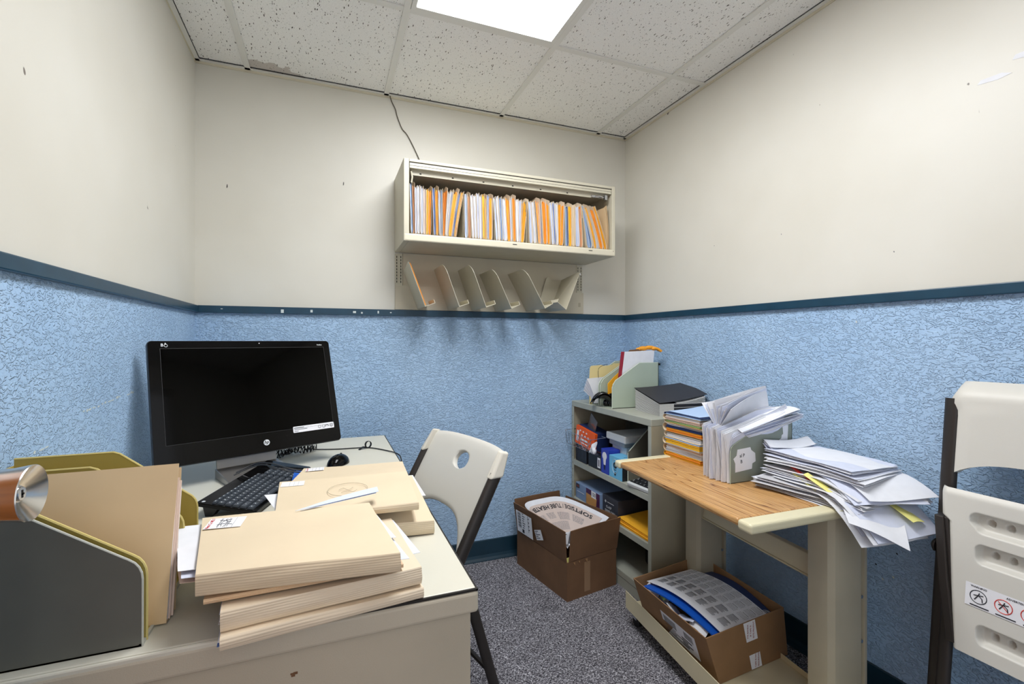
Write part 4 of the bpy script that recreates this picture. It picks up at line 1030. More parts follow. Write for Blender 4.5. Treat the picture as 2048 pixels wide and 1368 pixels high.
m = MB(); m.box((0, 0, 0), (.008, .012, .010)); m.tube(smooth_path([(-.268, .16, -.07), (-.272, .15, -.02), (-.25, .13, .0), (-.235, .12, .004)]), .0012, 6)
o = m.build('binder_clip', RUBBER, None); o.location = (1.624, 1.964, BH+.214); tag(o, 'tiny black clip and wire on the rim of the sage sorter', 'clip')
# stack of black covered booklets
nb = 17
for k in range(nb):
    last = k == nb-1
    t = thing('booklet', ('black covered booklet with a curled cover, topmost of its stack' if last else f'thin booklet, {ORD(k+1)} from the bottom of the black booklet stack'), 'booklet', (1.408, 1.700, BH+.0006), -.10, 'black covered booklets on the bookcase')
    jx = r3.uniform(-.0010, .0010); zn, zf = .0034*k, .0064*k
    def bz(y, e): return lerp(zn, zf, y/.205)+e*lerp(.0034, .0064, y/.205)
    def sl_(m, x0, x1, e0, e1, y0=0, y1=.205): m.hexa([(x0, y0, bz(y0, e0)), (x1, y0, bz(y0, e0)), (x1, y1, bz(y1, e0)), (x0, y1, bz(y1, e0))], [(x0, y0, bz(y0, e1)), (x1, y0, bz(y0, e1)), (x1, y1, bz(y1, e1)), (x0, y1, bz(y1, e1))])
    if not last:
        m = MB(); sl_(m, jx, .250+jx, .10, .86); m.m = 1; sl_(m, jx-.0006, .251+jx, 0, .10); sl_(m, jx-.0006, .251+jx, .86, .97)
        if k % 5: sl_(m, .075, .2505+jx, .1, .86, -.0008, .001)
        m.build('pages', [BOOKPG, BOOKBLK], t)
    else:
        m = MB()
        f_ = lambda u, v: (-.003+(.262+.030*v)*u, -.005+.215*v+.01*u*(1-v), lerp(zn, zf, v)+.0060+.032*(u**1.6)*(1-.35*v))
        m.slab(f_, 14, 12, .0018); m.build('cover', BOOKBLK, t, smooth=True)
        m = MB()
        for j in range(5): m.slab(lambda u, v: (.09+.155*u, .001+.198*v, lerp(zn, zf, v)+.0006+(.0006+.0058*(u**1.6))*j*(1-.35*v)), 6, 4, .0009)
        m.build('pages', BOOKPG, t)

# inside the bookcase, middle shelf
SZ = .5005
def carton(name, label, a, b, mf, faces=None, cat='box'):
    t = thing(name, label, cat, ((a[0]+b[0])/2, (a[1]+b[1])/2, a[2])); c_ = Vector(t.location)
    m = MB(); m.box(tuple(Vector(a)-c_), tuple(Vector(b)-c_)); o = m.build('carton', mf, t, bevel=.0012)
    return t, c_
t, c_ = carton('bulb_box', 'royal blue light bulb box on the middle bookcase shelf', (1.322, 1.978, SZ), (1.392, 2.044, .6235), BOXBLUE)
FX = lambda x, y, z: tuple(Vector((x, y, z))-c_)
m = MB(); P = [(1.3214, 2.012+.020*math.cos(a), .590+.020*math.sin(a)) for a in [-.9+k*(PI+1.8)/16 for k in range(17)]]+[(1.3214, 2.003, .545), (1.3214, 2.020, .545)]
m.prism([tuple(Vector(p)-c_) for p in P], (-.0004, 0, 0)); m.m = 1; m.box(FX(1.3208, 2.006, .520), FX(1.3212, 2.018, .545)); m.build('bulb_print', [WHITEP, BOXBLK], t)
t, c_ = carton('bulb_box', 'sky blue light bulb box with black and photo panels on the middle shelf', (1.322, 1.862, SZ), (1.50, 1.972, .6075), BOXSKY)
m = MB(); m.box(FX(1.322, 1.8612, SZ+.001), FX(1.50, 1.8618, .592)); m.m = 1
m.box(FX(1.352, 1.8606, SZ+.006), FX(1.46, 1.8611, .570)); m.m = 0
for q in (((1.372, .515), (1.395, .522)), ((1.375, .545), (1.392, .551)), ((1.41, .53), (1.43, .536))): m.box(FX(q[0][0], 1.8602, q[0][1]), FX(q[1][0], 1.8605, q[1][1]))
m.m = 0; MT = frame(FX(1.3213, 1.92, .565), (0, -1, 0), (0, 0, 1)); m.lathe([(.015, 0), (.015, .0004), (.0001, .0004)], 24, MT)
m.box(FX(1.3212, 1.914, .515), FX(1.3216, 1.926, .530))
for k in range(4): m.box((-.008+k*.0042, -.0245, .0002), (-.0052+k*.0042, -.0200, .0006), MT)
m.m = 1
for k in range(5): m.box(FX(1.375+k*.009, 1.8602, .578), FX(1.381+k*.009, 1.8608, .587))
m.m = 0
m.m = 2; text(m, '22', .012, MT @ Matrix.Translation((0, 0, .0008)), True)
m.m = 1
m.tube([tuple(Vector((1.3210, 1.92+.024*math.cos(a), .560+.034*math.sin(a)))-c_) for a in [2*PI*k/24 for k in range(24)]], .0008, 4, closed=True)
m.m = 0
for k in range(14):
    if k != 7: m.box(FX(1.350+k*.009, 1.884, .6074), FX(1.356+k*.009, 1.890, .6078))
m.build('printing', [BOXBLK, WHITEP, BOXSKY], t)
# row of black video cartridges
for k in range(7):
    t = thing('slim_case', f'slim black case, {ORD(k+1)} from the back wall on the middle shelf', 'case', (1.40, 2.300-k*.0165, SZ), 0, 'slim black cases on the middle shelf')
    m = MB(); m.box((-.075, -.0075, 0), (.075, .0072, .098-.001*(k % 3))); m.m = 1; m.box((-.0754, -.003, .02), (-.075, .003, .075)); m.build('case', [BOXBLK, BOXDK], t, bevel=.001)
t, c_ = carton('black_box', 'small black box with a white sticker under the wire basket', (1.326, 2.052, SZ), (1.45, 2.175, .578), BOXBLK)
m = MB(); m.box(FX(1.3255, 2.058, SZ+.012), FX(1.3259, 2.085, .565)); m.m = 1; m.box(FX(1.325, 2.064, .520), FX(1.3254, 2.078, .555)); m.build('sticker', [LABELP, GREYINK], t)
# wire basket with an orange box
bk = thing('wire_basket', 'small chrome wire basket hooked on the left end of the bookcase', 'basket', (1.30, 2.19, .585))
m = MB(); rim = [(-.02, .145, .085), (-.028, .145, .080), (-.028, -.13, .080), (.06, -.13, .085), (.06, .145, .085)]
m.tube(rim, .0016, 6, closed=True); m.build('rim', CHROME, bk)
m = MB()
for k in range(9):
    y = .14-k*.033; m.tube(smooth_path([(-.028, y, .080), (-.022, y, .03), (-.006, y, .002), (.06, y, .0)], 4), .0011, 5)
for x, z in ((-.025, .055), (-.022, .03), (-.01, .005), (.02, .001), (.05, .0)): m.tube([(x, .14, z), (x, -.125, z)], .0011, 5)
m.build('wires', CHROME, bk)
m = MB(); m.tube(smooth_path([(-.028, -.13, .08), (-.03, -.09, .03), (-.02, -.05, .01), (-.026, -.02, .05), (-.028, -.0, .08)], 6), .0018, 6); m.build('loop', CHROME, bk)
t = thing('orange_box', 'orange and dark blue printed box tilted in the wire basket', 'box', (1.322, 2.215, .592), 0)
Mt = T(0, 0, 0, 0, 0, .10) @ T(0, 0, 0, .16)
m = MB(); m.box((0, -.085, 0), (.016, .085, .100), Mt); m.m = 1; m.box((.016, -.085, 0), (.10, .083, .102), Mt); m.m = 2
for k in range(3):
    y = .045-k*.028
    m.prism([(-.0004, y+.007*math.cos(a), .080+.0045*math.sin(a)) for a in [2*PI*j/10 for j in range(10)]], (-.0003, 0, 0), Mt)
    m.prism([(-.0004, y-.018+.007*math.cos(a), .058+.006*math.sin(a)) for a in [2*PI*j/10 for j in range(10)]], (-.0003, 0, 0), Mt)
m.box((-.0006, .055, .015), (-.0003, .075, .075), Mt); m.box((-.0006, -.03, .014), (-.0003, .035, .020), Mt); m.box((-.0006, .03, .014), (-.0003, .038, .045), Mt); m.box((-.0006, -.03, .03), (-.0003, .03, .040), Mt)
m.build('carton', [BOXORG, NAVY, WHITEP], t, bevel=.0008)
m = MB(); m.slab(lambda u, v: (.02*v+.015*math.sin(3*u), .05*u, .045*v+.01*math.sin(4*u)), 6, 6, .002); m.sphere((.01, .02, .01), .02, 8, sc_=(.7, 1.2, .9))
o = m.build('crumpled_tissue', WHITEP, None, smooth=True); o.location = (1.29, 2.065, .592); tag(o, 'crumpled white plastic wrap in the near end of the wire basket', 'wrap')
m = MB(); Mx = T(1.36, 2.22, .69, .5, 0, -.1)
m.prism([(0, -.06, 0), (.003, -.06, .0), (.003, -.06, .09), (0, -.06, .09)], (0, .085, 0), Mx); tag(m.build('clear_package', CLEARP, None), 'clear plastic blister package tilted above the orange box', 'package')
# white router boxes stacked
for k, (z0, z1, x0, y0, y1, mt_, lab) in enumerate(((.60, .640, 1.395, 1.93, 2.05, DEVWHITE, 'lowest white device carton of the pile on the middle shelf'), (.6405, .667, 1.38, 1.925, 2.06, DEVGREY, 'grey plastic device in the middle of the pile on the shelf'), (.6675, .705, 1.365, 1.90, 2.065, DEVWHITE, 'pale grey plastic device on top of the pile on the shelf'))):
    t = thing('network_device' if k else 'device_carton', lab, 'device', (1.47, (y0+y1)/2, z0 if k else .5005))
    m = MB(); m.box((x0-1.47, -(y1-y0)/2, 0 if k else .0), (.15, (y1-y0)/2, (z1-z0) if k else z1-.5005)); m.build('shell', mt_, t, bevel=.006 if k else .001, seg=3)
t = thing('sorter_plate', 'slanted grey metal divider plate standing on the middle shelf', 'divider', (1.33, 1.855, SZ))
m = MB(); m.prism([(.02, 0, 0), (.30, 0, 0), (.30, 0, .27), (.17, 0, .27), (.02, 0, .14)], (0, .002, 0)); m.build('plate', SHELFIN, t); m = MB(); m.tube([(.02, .001, 0), (.02, .001, .135), (.03, .001, .148), (.165, .001, .268)], .0022, 6); m.build('rolled_edge', SAGE_E, t)
for k in range(2):
    m = MB(); m.tube(smooth_path([(0, 0, 0), (0, 0, .09), (.01, 0, .11), (.05, 0, .135), (.09, 0, .15)], 5), .0026, 6); o = m.build('wire_divider', SAGE_E, None); o.location = (1.40, 1.800-k*.035, SZ); tag(o, ['farther curved metal divider edge behind the sky blue box', 'nearer curved metal divider edge behind the sky blue box'][k], 'divider')
t = thing('keypad', 'white numeric keypad with black keys lying at the near end of the middle shelf', 'keypad', (1.40, 1.735, SZ), .08)
m = MB(); m.hexa([(-.085, -.075, 0), (.08, -.075, .0), (.08, .075, .0), (-.085, .075, 0)], [(-.09, -.08, .020), (.08, -.08, .036), (.08, .08, .036), (-.09, .08, .020)]); m.build('case', DEVWHITE, t, bevel=.006, seg=3)
for i in range(5):
    for j in range(6):
        m = MB(); x = -.076+i*.029; y = -.070+j*.0235; z = .020+(x+.09)/.17*.016; m.box((x, y, z-.002), (x+.026, y+.021, z+.003+.0012)); m.m = 1; m.box((x+.010, y+.009, z+.0042), (x+.014, y+.013, z+.0044)); m.build('key', [BOXBLK, WHITEINK], t)
# dark clutter at the back of the middle shelf
m = MB(); m.box((0, 0, 0), (.13, .34, .13)); o = m.build('black_case', BOXBLK, None, bevel=.01); o.location = (1.545, 1.97, SZ); tag(o, 'large black case at the back of the middle shelf', 'case')
# lower shelf
SL = .2855
t, c_ = carton('envelope_box', 'slate and tan envelope box marked 150 on the lower bookcase shelf', (1.33, 2.070, SL), (1.60, 2.318, .372), BOXSLATE)
m = MB(); m.box(FX(1.3294, 2.070, SL+.001), FX(1.3298, 2.205, .371)); m.m = 1; m.prism([FX(1.3290, 2.203, SL+.003), FX(1.3290, 2.105, SL+.003), FX(1.3290, 2.098, .340), FX(1.3290, 2.203, .345)], (.0002, 0, 0)); m.m = 2
m.box(FX(1.3284, 2.105, .335), FX(1.3289, 2.150, .371)); m.m = 3; text(m, '150', .026, frame(FX(1.3281, 2.1275, .353), (0, -1, 0), (0, 0, 1)), True); m.box(FX(1.3284, 2.275, .345), FX(1.3288, 2.310, .367))
m.m = 4; text(m, 'x 12', .012, frame(FX(1.3280, 2.292, .356), (0, -1, 0), (0, 0, 1)), True); m.m = 5
m.box(FX(1.3284, 2.225, .325), FX(1.3287, 2.30, .328))
m.build('printing', [BOXPURP, BOXTAN, LABELP, BOXDK, BOXORG, WHITEINK], t)
t, c_ = carton('envelope_box', 'charcoal box lettered CLASP ENVELOPES on the lower bookcase shelf', (1.345, 1.93, SL), (1.62, 2.066, .380), BOXDK)
m = MB(); text(m, 'CLASP', .017, frame(FX(1.3446, 2.01, .325), (0, -1, 0), (0, 0, 1)), True); text(m, 'ENVELOPES', .0175, frame(FX(1.3446, 1.998, .304), (0, -1, 0), (0, 0, 1)), True)
m.prism([FX(1.3448, 2.046, .350), FX(1.3448, 2.038, .358), FX(1.3448, 2.030, .350), FX(1.3448, 2.038, .342)], (-.0004, 0, 0)); m.box(FX(1.3444, 1.965, .348), FX(1.3448, 2.022, .351)); m.build('printing', GREYP, t)
for k in range(5):
    t = thing('clasp_envelope', ('golden clasp envelope, topmost on the lower shelf' if k == 4 else f'golden clasp envelope, {ORD(k+1)} from the bottom on the lower shelf'), 'envelope', (1.335, 1.66, SL+k*.0042), 0, 'clasp envelopes on the lower shelf')
    jx, jy = r3.uniform(-.008, .004), r3.uniform(-.004, .008)
    m = MB(); m.slab(lambda u, v: (jx+.27*u, jy+.255*v*(1-.06*u), .0035+.002*k*v+.020*(k/4)*math.sin(PI*.5*v)*u+.0015*math.sin(6*u+k)), 10, 10, .0022); m.build('body', ENVY, t, smooth=True, ang=50)
m = MB(); m.lathe([(.055, 0), (.06, .01), (.06, .07), (.05, .085), (.0001, .088)], 24); o = m.build('black_speaker', RUBBER, None, smooth=True); o.location = (1.53, 1.86, .0755); tag(o, 'round black object standing on the bottom of the bookcase', 'object')

# ---------------------------------------------------------------- wood topped equipment stand by the right wall
TZ = .70
st = thing('equipment_stand', 'cream metal equipment stand with an oak laminate top by the right wall', 'table', (1.32, 1.22, 0))
O = Vector((1.32, 1.22, 0))
c4 = [Vector((1.027, .893, 0)), Vector((1.600, .880, 0)), Vector((1.625, 1.560, 0)), Vector((1.078, 1.560, 0))]   # near-left, near-right, far-right, far-left
def tp(u, v, z): p = Vector(bil([tuple(c) for c in c4], u, v))-O; return (p.x, p.y, z)
m = MB(); m.hexa([tp(0, .06, TZ-.022), tp(1, .06, TZ-.022), tp(1, .955, TZ-.022), tp(0, .955, TZ-.022)], [tp(0, .06, TZ), tp(1, .06, TZ), tp(1, .955, TZ), tp(0, .955, TZ)])
m.build('tabletop', OAK, st, bevel=.008, seg=4)
for v0, v1, w in ((-.012, .0605, 'near'), (.9545, 1.012, 'far')):
    m = MB(); q = -.006
    m.hexa([tp(q, v0, TZ-.028), tp(1, v0, TZ-.028), tp(1, v1, TZ-.028), tp(q, v1, TZ-.028)], [tp(q, v0, TZ+.0008), tp(1, v0, TZ+.0008), tp(1, v1, TZ+.0008), tp(q, v1, TZ+.0008)]); m.build('end_cap', EDGECREAM, st, bevel=.009, seg=4)
for (px_, py_, s_) in ((1.405, .905, 1), (1.495, 1.500, -1)):
    # channel post: rounded front column, flat face, narrow rear flange
    m = MB(); x, y = px_-O.x, py_-O.y
    poly = [(x-.075, y+.05), (x-.077, y+.02), (x-.072, y-.005), (x-.058, y-.018), (x-.040, y-.022), (x+.046, y-.022), (x+.048, y-.012), (x+.060, y-.012), (x+.062, y-.022), (x+.072, y-.022), (x+.075, y-.015), (x+.075, y+.05)]
    m.prism([(a, b, .03) for a, b in poly], (0, 0, TZ-.028-.03))
    p = m.build('post', BEIGE2, st, smooth=True, ang=30)
    m = MB()
    for z in (.43, .30, .60): m.tube([(x+.054, y-.020, z), (x+.054, y-.010, z)], .0055, 8)
    m.build('bolt', CHROME, p)
    m = MB(); m.box((x-.080, y-.02, 0), (x+.078, y+.05, .032)); m.build('foot', BEIGE, st, bevel=.008)
m = MB()
a = Vector((1.385, .93, 0))-O; b = Vector((1.445, 1.49, 0))-O
m.hexa([(a.x, a.y, .452), (a.x+.03, a.y, .452), (b.x+.03, b.y, .452), (b.x, b.y, .452)], [(a.x+.012, a.y, .512), (a.x+.035, a.y, .512), (b.x+.035, b.y, .512), (b.x+.012, b.y, .512)])
m.hexa([(a.x-.004, a.y, .446), (a.x+.03, a.y, .446), (b.x+.03, b.y, .446), (b.x-.004, b.y, .446)], [(a.x-.004, a.y, .452), (a.x+.03, a.y, .452), (b.x+.03, b.y, .452), (b.x-.004, b.y, .452)])
m.build('beam', BEIGE, st, bevel=.003)
m = MB(); a = Vector((1.12, .93, 0))-O
m.hexa([(a.x+.05, -.27, .64), (a.x+.08, -.27, .64), (a.x+.12, .27, .64), (a.x+.09, .27, .64)], [(a.x+.05, -.27, .676), (a.x+.08, -.27, .676), (a.x+.12, .27, .676), (a.x+.09, .27, .676)])
m.build('top_rail', BEIGE, st, bevel=.002)
# lower tray: lip on the left, pan going under the carton
m = MB()
T0, T1 = Vector((1.075, .70, 0))-O, Vector((1.163, 1.615, 0))-O
wn = Vector((1, -.09, 0)).normalized()
def q_(p, w, z): return (p.x+wn.x*w, p.y+wn.y*w, z)
m.hexa([q_(T0, 0, .066), q_(T0, .003, .066), q_(T1, .003, .066), q_(T1, 0, .066)], [q_(T0, 0, .136), q_(T0, .003, .136), q_(T1, .003, .136), q_(T1, 0, .136)])
m.hexa([q_(T0, .003, .080), q_(T0, .345, .080), q_(T1, .345, .080), q_(T1, .003, .080)], [q_(T0, .003, .083), q_(T0, .345, .083), q_(T1, .345, .083), q_(T1, .003, .083)])
m.hexa([q_(T0, .342, .06), q_(T0, .345, .06), q_(T1, .345, .06), q_(T1, .342, .06)], [q_(T0, .342, .10), q_(T0, .345, .10), q_(T1, .345, .10), q_(T1, .342, .10)])
m.build('tray', BEIGE, st, bevel=.001)
for p in (T1.lerp(T0, .03), T0.lerp(T1, .03)):
    ca_ = thing('x', None, None); bpy.data.objects.remove(ca_)
    m = MB(); x, y = p.x+.035, p.y-.005
    m.tube([(x, y, .064), (x, y, .080)], .006, 8); m.box((x-.012, y-.012, .030), (x-.009, y+.010, .066)); m.box((x+.009, y-.012, .030), (x+.012, y+.010, .066)); m.box((x-.012, y-.012, .060), (x+.012, y+.012, .066))
    cs = m.build('caster', CHROME, st)
    m = MB(); m.tube([(x-.008, y-.004, .022), (x+.008, y-.004, .022)], .022, 18); m.build('wheel', RUBBER, cs, smooth=True, ang=40)

# ---------------------------------------------------------------- folders stacked on the stand
def stacked(label, x0, y0, z0, w, l, h, rz, cov, layers, sag=0, wav=0):
    t = thing('file_folder', label, 'folder', (x0, y0, z0), rz)
    # spine at the left (x=0) side, curling round
    m = MB()
    def prof(u, v):
        # u 0..1 goes top edge -> spine -> bottom edge
        n_ = .42
        if u < n_: x = w*(1-u/n_); z = h
        elif u > 1-n_: x = w*((u-1+n_)/n_); z = .0008
        else:
            a = PI/2+(u-n_)/(1-2*n_)*PI; x = h*.5*math.cos(a)*1.0; z = h/2+(h/2-.0004)*math.sin(a)
        z += sag*(x/w)*(1 if u < .5 else .6)*(z/h)+wav*math.sin(9*x/w+z0*90)*(z/h)
        return (x, l*v, z)
    m.slab(prof, 34, 6, .0010); m.build('cover', cov, t, smooth=True, ang=60)
    m = MB(); nl = len(layers); mats = []
    tot = sum(q[1] for q in layers); zc_ = .0016
    for k, (mt_, th_) in enumerate(layers):
        if mt_ not in mats: mats.append(mt_)
        m.m = mats.index(mt_); n_ = max(1, int(th_/tot*h/.0022)); hh = (h-.0034)*th_/tot
        for j in range(n_):
            za = zc_+hh*(j+.1)/n_; off = r3.uniform(0, .004)
            m.slab(lambda u, v: (lerp(.001+off*2, w+r3.uniform(-.001, .001)*0-off, u), lerp(-.002+off, l-off, v), za+hh/n_*.7+sag*u*(za/h)*.9+wav*math.sin(9*u+z0*90)*(za/h)), 8, 3, hh/n_*.72)
        zc_ += hh
    m.build('papers', mats, t); return t
sx_, sy_ = 1.325, 1.352
specs = [('golden envelope folder, lowest of the stack on the stand', .016, ENVY, [(ENVY, 1), (ENVO, 1)]),
 ('tan folder with grey papers, second from the bottom of the stand stack', .030, MANILAP, [(GREYP, 2), (WHITEP, 1), (PINKP, 1)]),
 ('cream folder stuffed with yellow envelopes, third from the bottom on the stand', .030, MANILA2, [(GREYP, 1), (YEL, 4), (ENVY, 1), (PBLUEP, 1)]),
 ('white edged folder with a curled flap, middle of the stack on the stand', .020, MANILA2, [(WHITEP, 2), (GREYP, 2), (OLIVE, .5)]),
 ('folder with orange and navy papers, fourth from the top on the stand', .034, MANILA, [(ENVO, 2), (ENVY, 1), (NAVY, 2), (GREYP, 1)]),
 ('thin folder with green papers, third from the top on the stand', .012, MANILA2, [(ENVY, 1), (GREENP, 2)]),
 ('folder with pinkish grey papers, second from the top on the stand', .020, MANILA, [(PINKP, 2), (GREYP, 1)]),
 ('pale blue topped folder, highest of the stack on the stand', .008, NAVY, [(PBLUEP, 2)])]
z = TZ+.001
for k, (lab, h, cov, lay) in enumerate(specs):
    stacked(lab, sx_+r3.uniform(-.003, .003), sy_+.212+r3.uniform(-.003, .003), z, .196, .225, h, -PI/2+.02*math.sin(k*2.1), cov, lay, sag=.0, wav=.0008)
    z += h+.0012
m = MB(); m.slab(lambda u, v: (.20*u, .17*v, .003+.014*u*u+.002*v), 8, 4, .0012); o = m.build('loose_paper', PBLUEP, None); o.location = (1.335, 1.385, z-.001); tag(o, 'pale blue sheet lying on top of the folder stack on the stand', 'paper')

# ---------------------------------------------------------------- grey green magazine holder full of papers
HX, HY = 1.256, 1.166
mh = thing('magazine_holder', 'grey green metal magazine holder with torn labels, packed with papers', 'magazine holder', (HX, HY, TZ), 0)
Pp = [(0, 0), (.286, 0), (.289, .217), (.200, .217), (.012, .128), (.003, .118), (0, .108)]
m = MB(); m.prism([(x, 0, z) for x, z in Pp], (0, .002, 0)); m.build('side_panel', SAGED, mh)
m = MB(); m.prism([(x, .108, z) for x, z in Pp], (0, .002, 0)); m.build('side_panel', SAGED, mh)
m = MB(); m.tube([(x, .001, z) for x, z in Pp[2:]+[Pp[0]]], .0016, 6); m.build('rolled_edge', SAGE, mh)
m = MB(); m.box((0, 0, 0), (.286, .11, .002)); m.prism([(.284, 0, 0), (.286, 0, 0), (.289, 0, .217), (.287, 0, .217)], (0, .11, 0)); m.build('base', SAGED, mh)
m = MB(); L1 = [(.020, .036), (.095, .042), (.097, .060), (.112, .066), (.110, .094), (.092, .106), (.088, .116), (.030, .112), (.026, .092), (.012, .082), (.020, .066)]
m.prism([(x, -.0004, z) for x, z in L1], (0, -.0004, 0)); m.m = 1
MT = frame((.045, -.0010, .082), (1, 0, .03), (0, 0, 1)); text(m, 'al P', .016, MT @ Matrix.Translation((.006, .008, 0)), True); text(m, 'B', .016, MT @ Matrix.Translation((.002, -.012, 0)), True)
m.build('torn_label', [LABELP, DARKINK], mh)
m = MB(); L2 = [(.215, .098), (.262, .102), (.268, .180), (.240, .178), (.243, .150), (.236, .146), (.234, .136), (.224, .130), (.222, .112)]
m.prism([(x, -.0004, z) for x, z in L2], (0, -.0004, 0))
m.build('torn_label', LABELP, mh)
m = MB(); m.prism([(x, -.0004, z) for x, z in [(.166, .098), (.176, .096), (.186, .100), (.180, .108), (.178, .116), (.172, .104), (.168, .108)]], (0, -.0004, 0)); m.build('label_scrap', LABELP, mh)
# packed papers: tall sheets whose edges show at the open end
r4 = random.Random(31)
t = thing('paper_bundle', 'thick bundle of white papers standing upright in the grey magazine holder', 'papers', (HX, HY, TZ+.003)); m = MB()
for k in range(44):
    y = .003+k*.0024; m.m = r4.choices((0, 1, 2), (7, 3, 1))[0]; x0 = r4.uniform(-.012, .004)-.010*math.sin(k/44*PI); h = r4.uniform(.158, .172)+.018*(k/44); hb = h+.045+r4.uniform(-.01, .01)
    def pf(u, v, y=y, x0=x0, h=h, hb=hb, k=k):
        zz = lerp(h, hb, min(1, u*1.6))*v
        return (lerp(x0+.006*math.sin(v*3+k*.7), .278, u)-(.010*(1-u)*v*v), y+.006*math.sin(v*4+k*.25)*(1-u)*.5+(.004*(22-k)/22)*v*v, zz)
    m.slab(pf, 5, 8, .0012)
m.build('papers', [WHITEP, WHITEP2, GREYP], t)
t = thing('paper_bundle', 'fan of white papers sprouting upward from the top of the magazine holder', 'papers', (HX+.01, HY+.03, TZ+.170)); m = MB()
for k in range(16):
    f_ = k/15; a = lerp(1.28, .98, f_)*1.0; ln = .085+.012*math.sin(k*1.7); m.m = k % 3 == 1
    def pf(u, v, f_=f_, k=k, ln=ln):
        # rooted in the bundle, fanned at the open end, all gathered to one curved sheaf at the back
        tilt = lerp(-.062, .055, f_)*(1-u)**1.3+.014*u
        return (lerp(0, .245, u)-.012*v*(1-u), .030+.010*f_+tilt*v*1.0, (ln+.012*u)*v*(1-.18*abs(f_-.5)*(1-u))+.028*u*(1)*1.0+.006*math.sin(3*u+k))
    m.slab(pf, 8, 6, .0009)
m.m = 2; 
t_p = m.build('papers', [WHITEP, WHITEP2, DARKINK], t, smooth=True, ang=60)
t = thing('paper_bundle', 'folded sheets lying slanted over the top of the magazine holder', 'papers', (HX+.045, HY-.0, TZ+.17)); m = MB()
for k in range(9):
    m.m = k % 2; d_ = k*.0026
    m.slab(lambda u, v: (.006*k+lerp(-.01+.015*v, .250-.012*k*.3, u)-.0*v, lerp(-.014, .10, v)-.012*u*(1-v), .012-d_+.010+.040*u**1.15*(1-.1*k*.3)+.010*math.sin(2.6*u+k*.8)*u-.020*(1-v)*(1-u)+.006*math.sin(5*v+k)), 12, 6, .0010)
m.build('papers', [WHITEP, WHITEP2], t, smooth=True, ang=60)
t = thing('paper_bundle', 'lilac white sheets bulging over the sloping side of the magazine holder', 'papers', (HX, HY, TZ+.10)); m = MB()
for k in range(8):
    m.m = k % 2
    m.slab(lambda u, v: (lerp(.0+.004*k, .24+.006*k, u), .006+.0022*k+.012*math.sin(PI*v)*0+.004*math.sin(6*u+k)*v-.016*v*v*(1-k/9), lerp(.0, .055+.075*u+.003*k, v)), 10, 5, .0009)
m.build('papers', [WHITEP2, WHITEP], t, smooth=True, ang=60)

# ---------------------------------------------------------------- slumped heap of loose papers at the near end of the stand
def heap(label, org, rz, w, l, n, th, mats_, curl, group='loose paper sheaves heaped on the stand', drop=0, seed=0, jit=.008, lift=0, dipy=0):
    rr = random.Random(seed); t = thing('paper_sheaf', label, 'papers', org, rz, group); m = MB()
    for k in range(n):
        jx, jy = rr.uniform(-jit, jit), rr.uniform(-jit, jit); a = rr.uniform(-.06, .06); z0 = th*k/n; ph = rr.random()*6; m.m = rr.randrange(len(mats_))
        def pf(u, v, jx=jx, jy=jy, a=a, z0=z0, ph=ph, k=k):
            x, y = (u-.5)*w, (v-.5)*l; X, Y = x*math.cos(a)-y*math.sin(a)+jx, x*math.sin(a)+y*math.cos(a)+jy
            z = z0+curl*(1-v)**2*.0+lift*v*v+.0022*math.sin(5*u+ph)*1.0+.0018*math.sin(7*v+ph*2)
            z += curl*abs(u-.5)**2*4*(.5+.5*math.sin(ph))
            z -= drop*max(0, .42-v)**1.6*(1.2-.2*k/n)+dipy*max(0, u-.6)**2
            return (X, Y, z)
        m.slab(pf, 9, 12, max(.0006, th/n*.55))
    m.build('sheets', mats_, t, smooth=True, ang=60); return t
hz = TZ+.002
heap('yellow topped sheets, lowest layer of the loose heap on the stand', (1.445, .985, hz), .10, .215, .29, 7, .012, [WHITEP, GREYP, PALEY], .004, seed=1, drop=.02)
heap('crumpled grey white sheets low in the loose heap, nearest the oak edge', (1.450, 1.00, hz+.015), .22, .225, .30, 8, .014, [WHITEP2, WHITEP, GREYP], .006, seed=2, drop=.05, jit=.014)
heap('white sheaf with drooping corners hanging off the near end of the stand', (1.462, .935, hz+.030), -.12, .23, .31, 6, .010, [WHITEP, WHITEP2], .004, seed=3, drop=.34, jit=.02)
heap('thick white sheaf in the middle of the loose heap', (1.478, .985, hz+.042), .04, .225, .29, 10, .020, [WHITEP, WHITEP2, GREYP], .006, seed=4, drop=.12, jit=.012)
heap('white sheets reaching to the right wall, above the middle of the heap', (1.512, .935, hz+.064), -.30, .215, .27, 7, .012, [WHITEP, WHITEP2], .004, seed=5, drop=.15, jit=.016)
heap('flat pile of crisp white sheets near the top of the loose heap', (1.490, 1.000, hz+.078), .10, .222, .28, 9, .018, [WHITEP, WHITEP, WHITEP2], .004, seed=6, drop=.04, jit=.008)
heap('topmost white sheets of the loose heap, with a black edged folder below', (1.500, 1.015, hz+.099), .02, .215, .275, 6, .009, [WHITEP, WHITEP2], .003, seed=7, drop=.03, jit=.006)
t = heap('upright curled white sheets behind the loose heap, against the magazine holder', (1.50, 1.138, hz+.105), .0, .20, .035, 4, .008, [WHITEP2, WHITEP], .006, seed=8, jit=.004, lift=.020)
def flap(name, label, pts, mt_, cat='paper', nu=8, nv=8, th=.0007, wav=.004):
    m = MB(); m.slab(lambda u, v: tuple(Vector(bil(pts, u, v))+Vector((0, 0, wav*math.sin(4*u+2*v)))), nu, nv, th)
    c = Vector(pts[0]); m.v = [tuple(Vector(p)-c) for p in m.v]; o = m.build(name, mt_, None, smooth=True, ang=60); o.location = c; return tag(o, label, cat)
flap('loose_paper', 'printed letter with a drooping corner hanging lowest over the stand end', [(1.29, .815, .695), (1.400, .735, .640), (1.52, .82, .706), (1.42, .94, .742)], WHITEP)
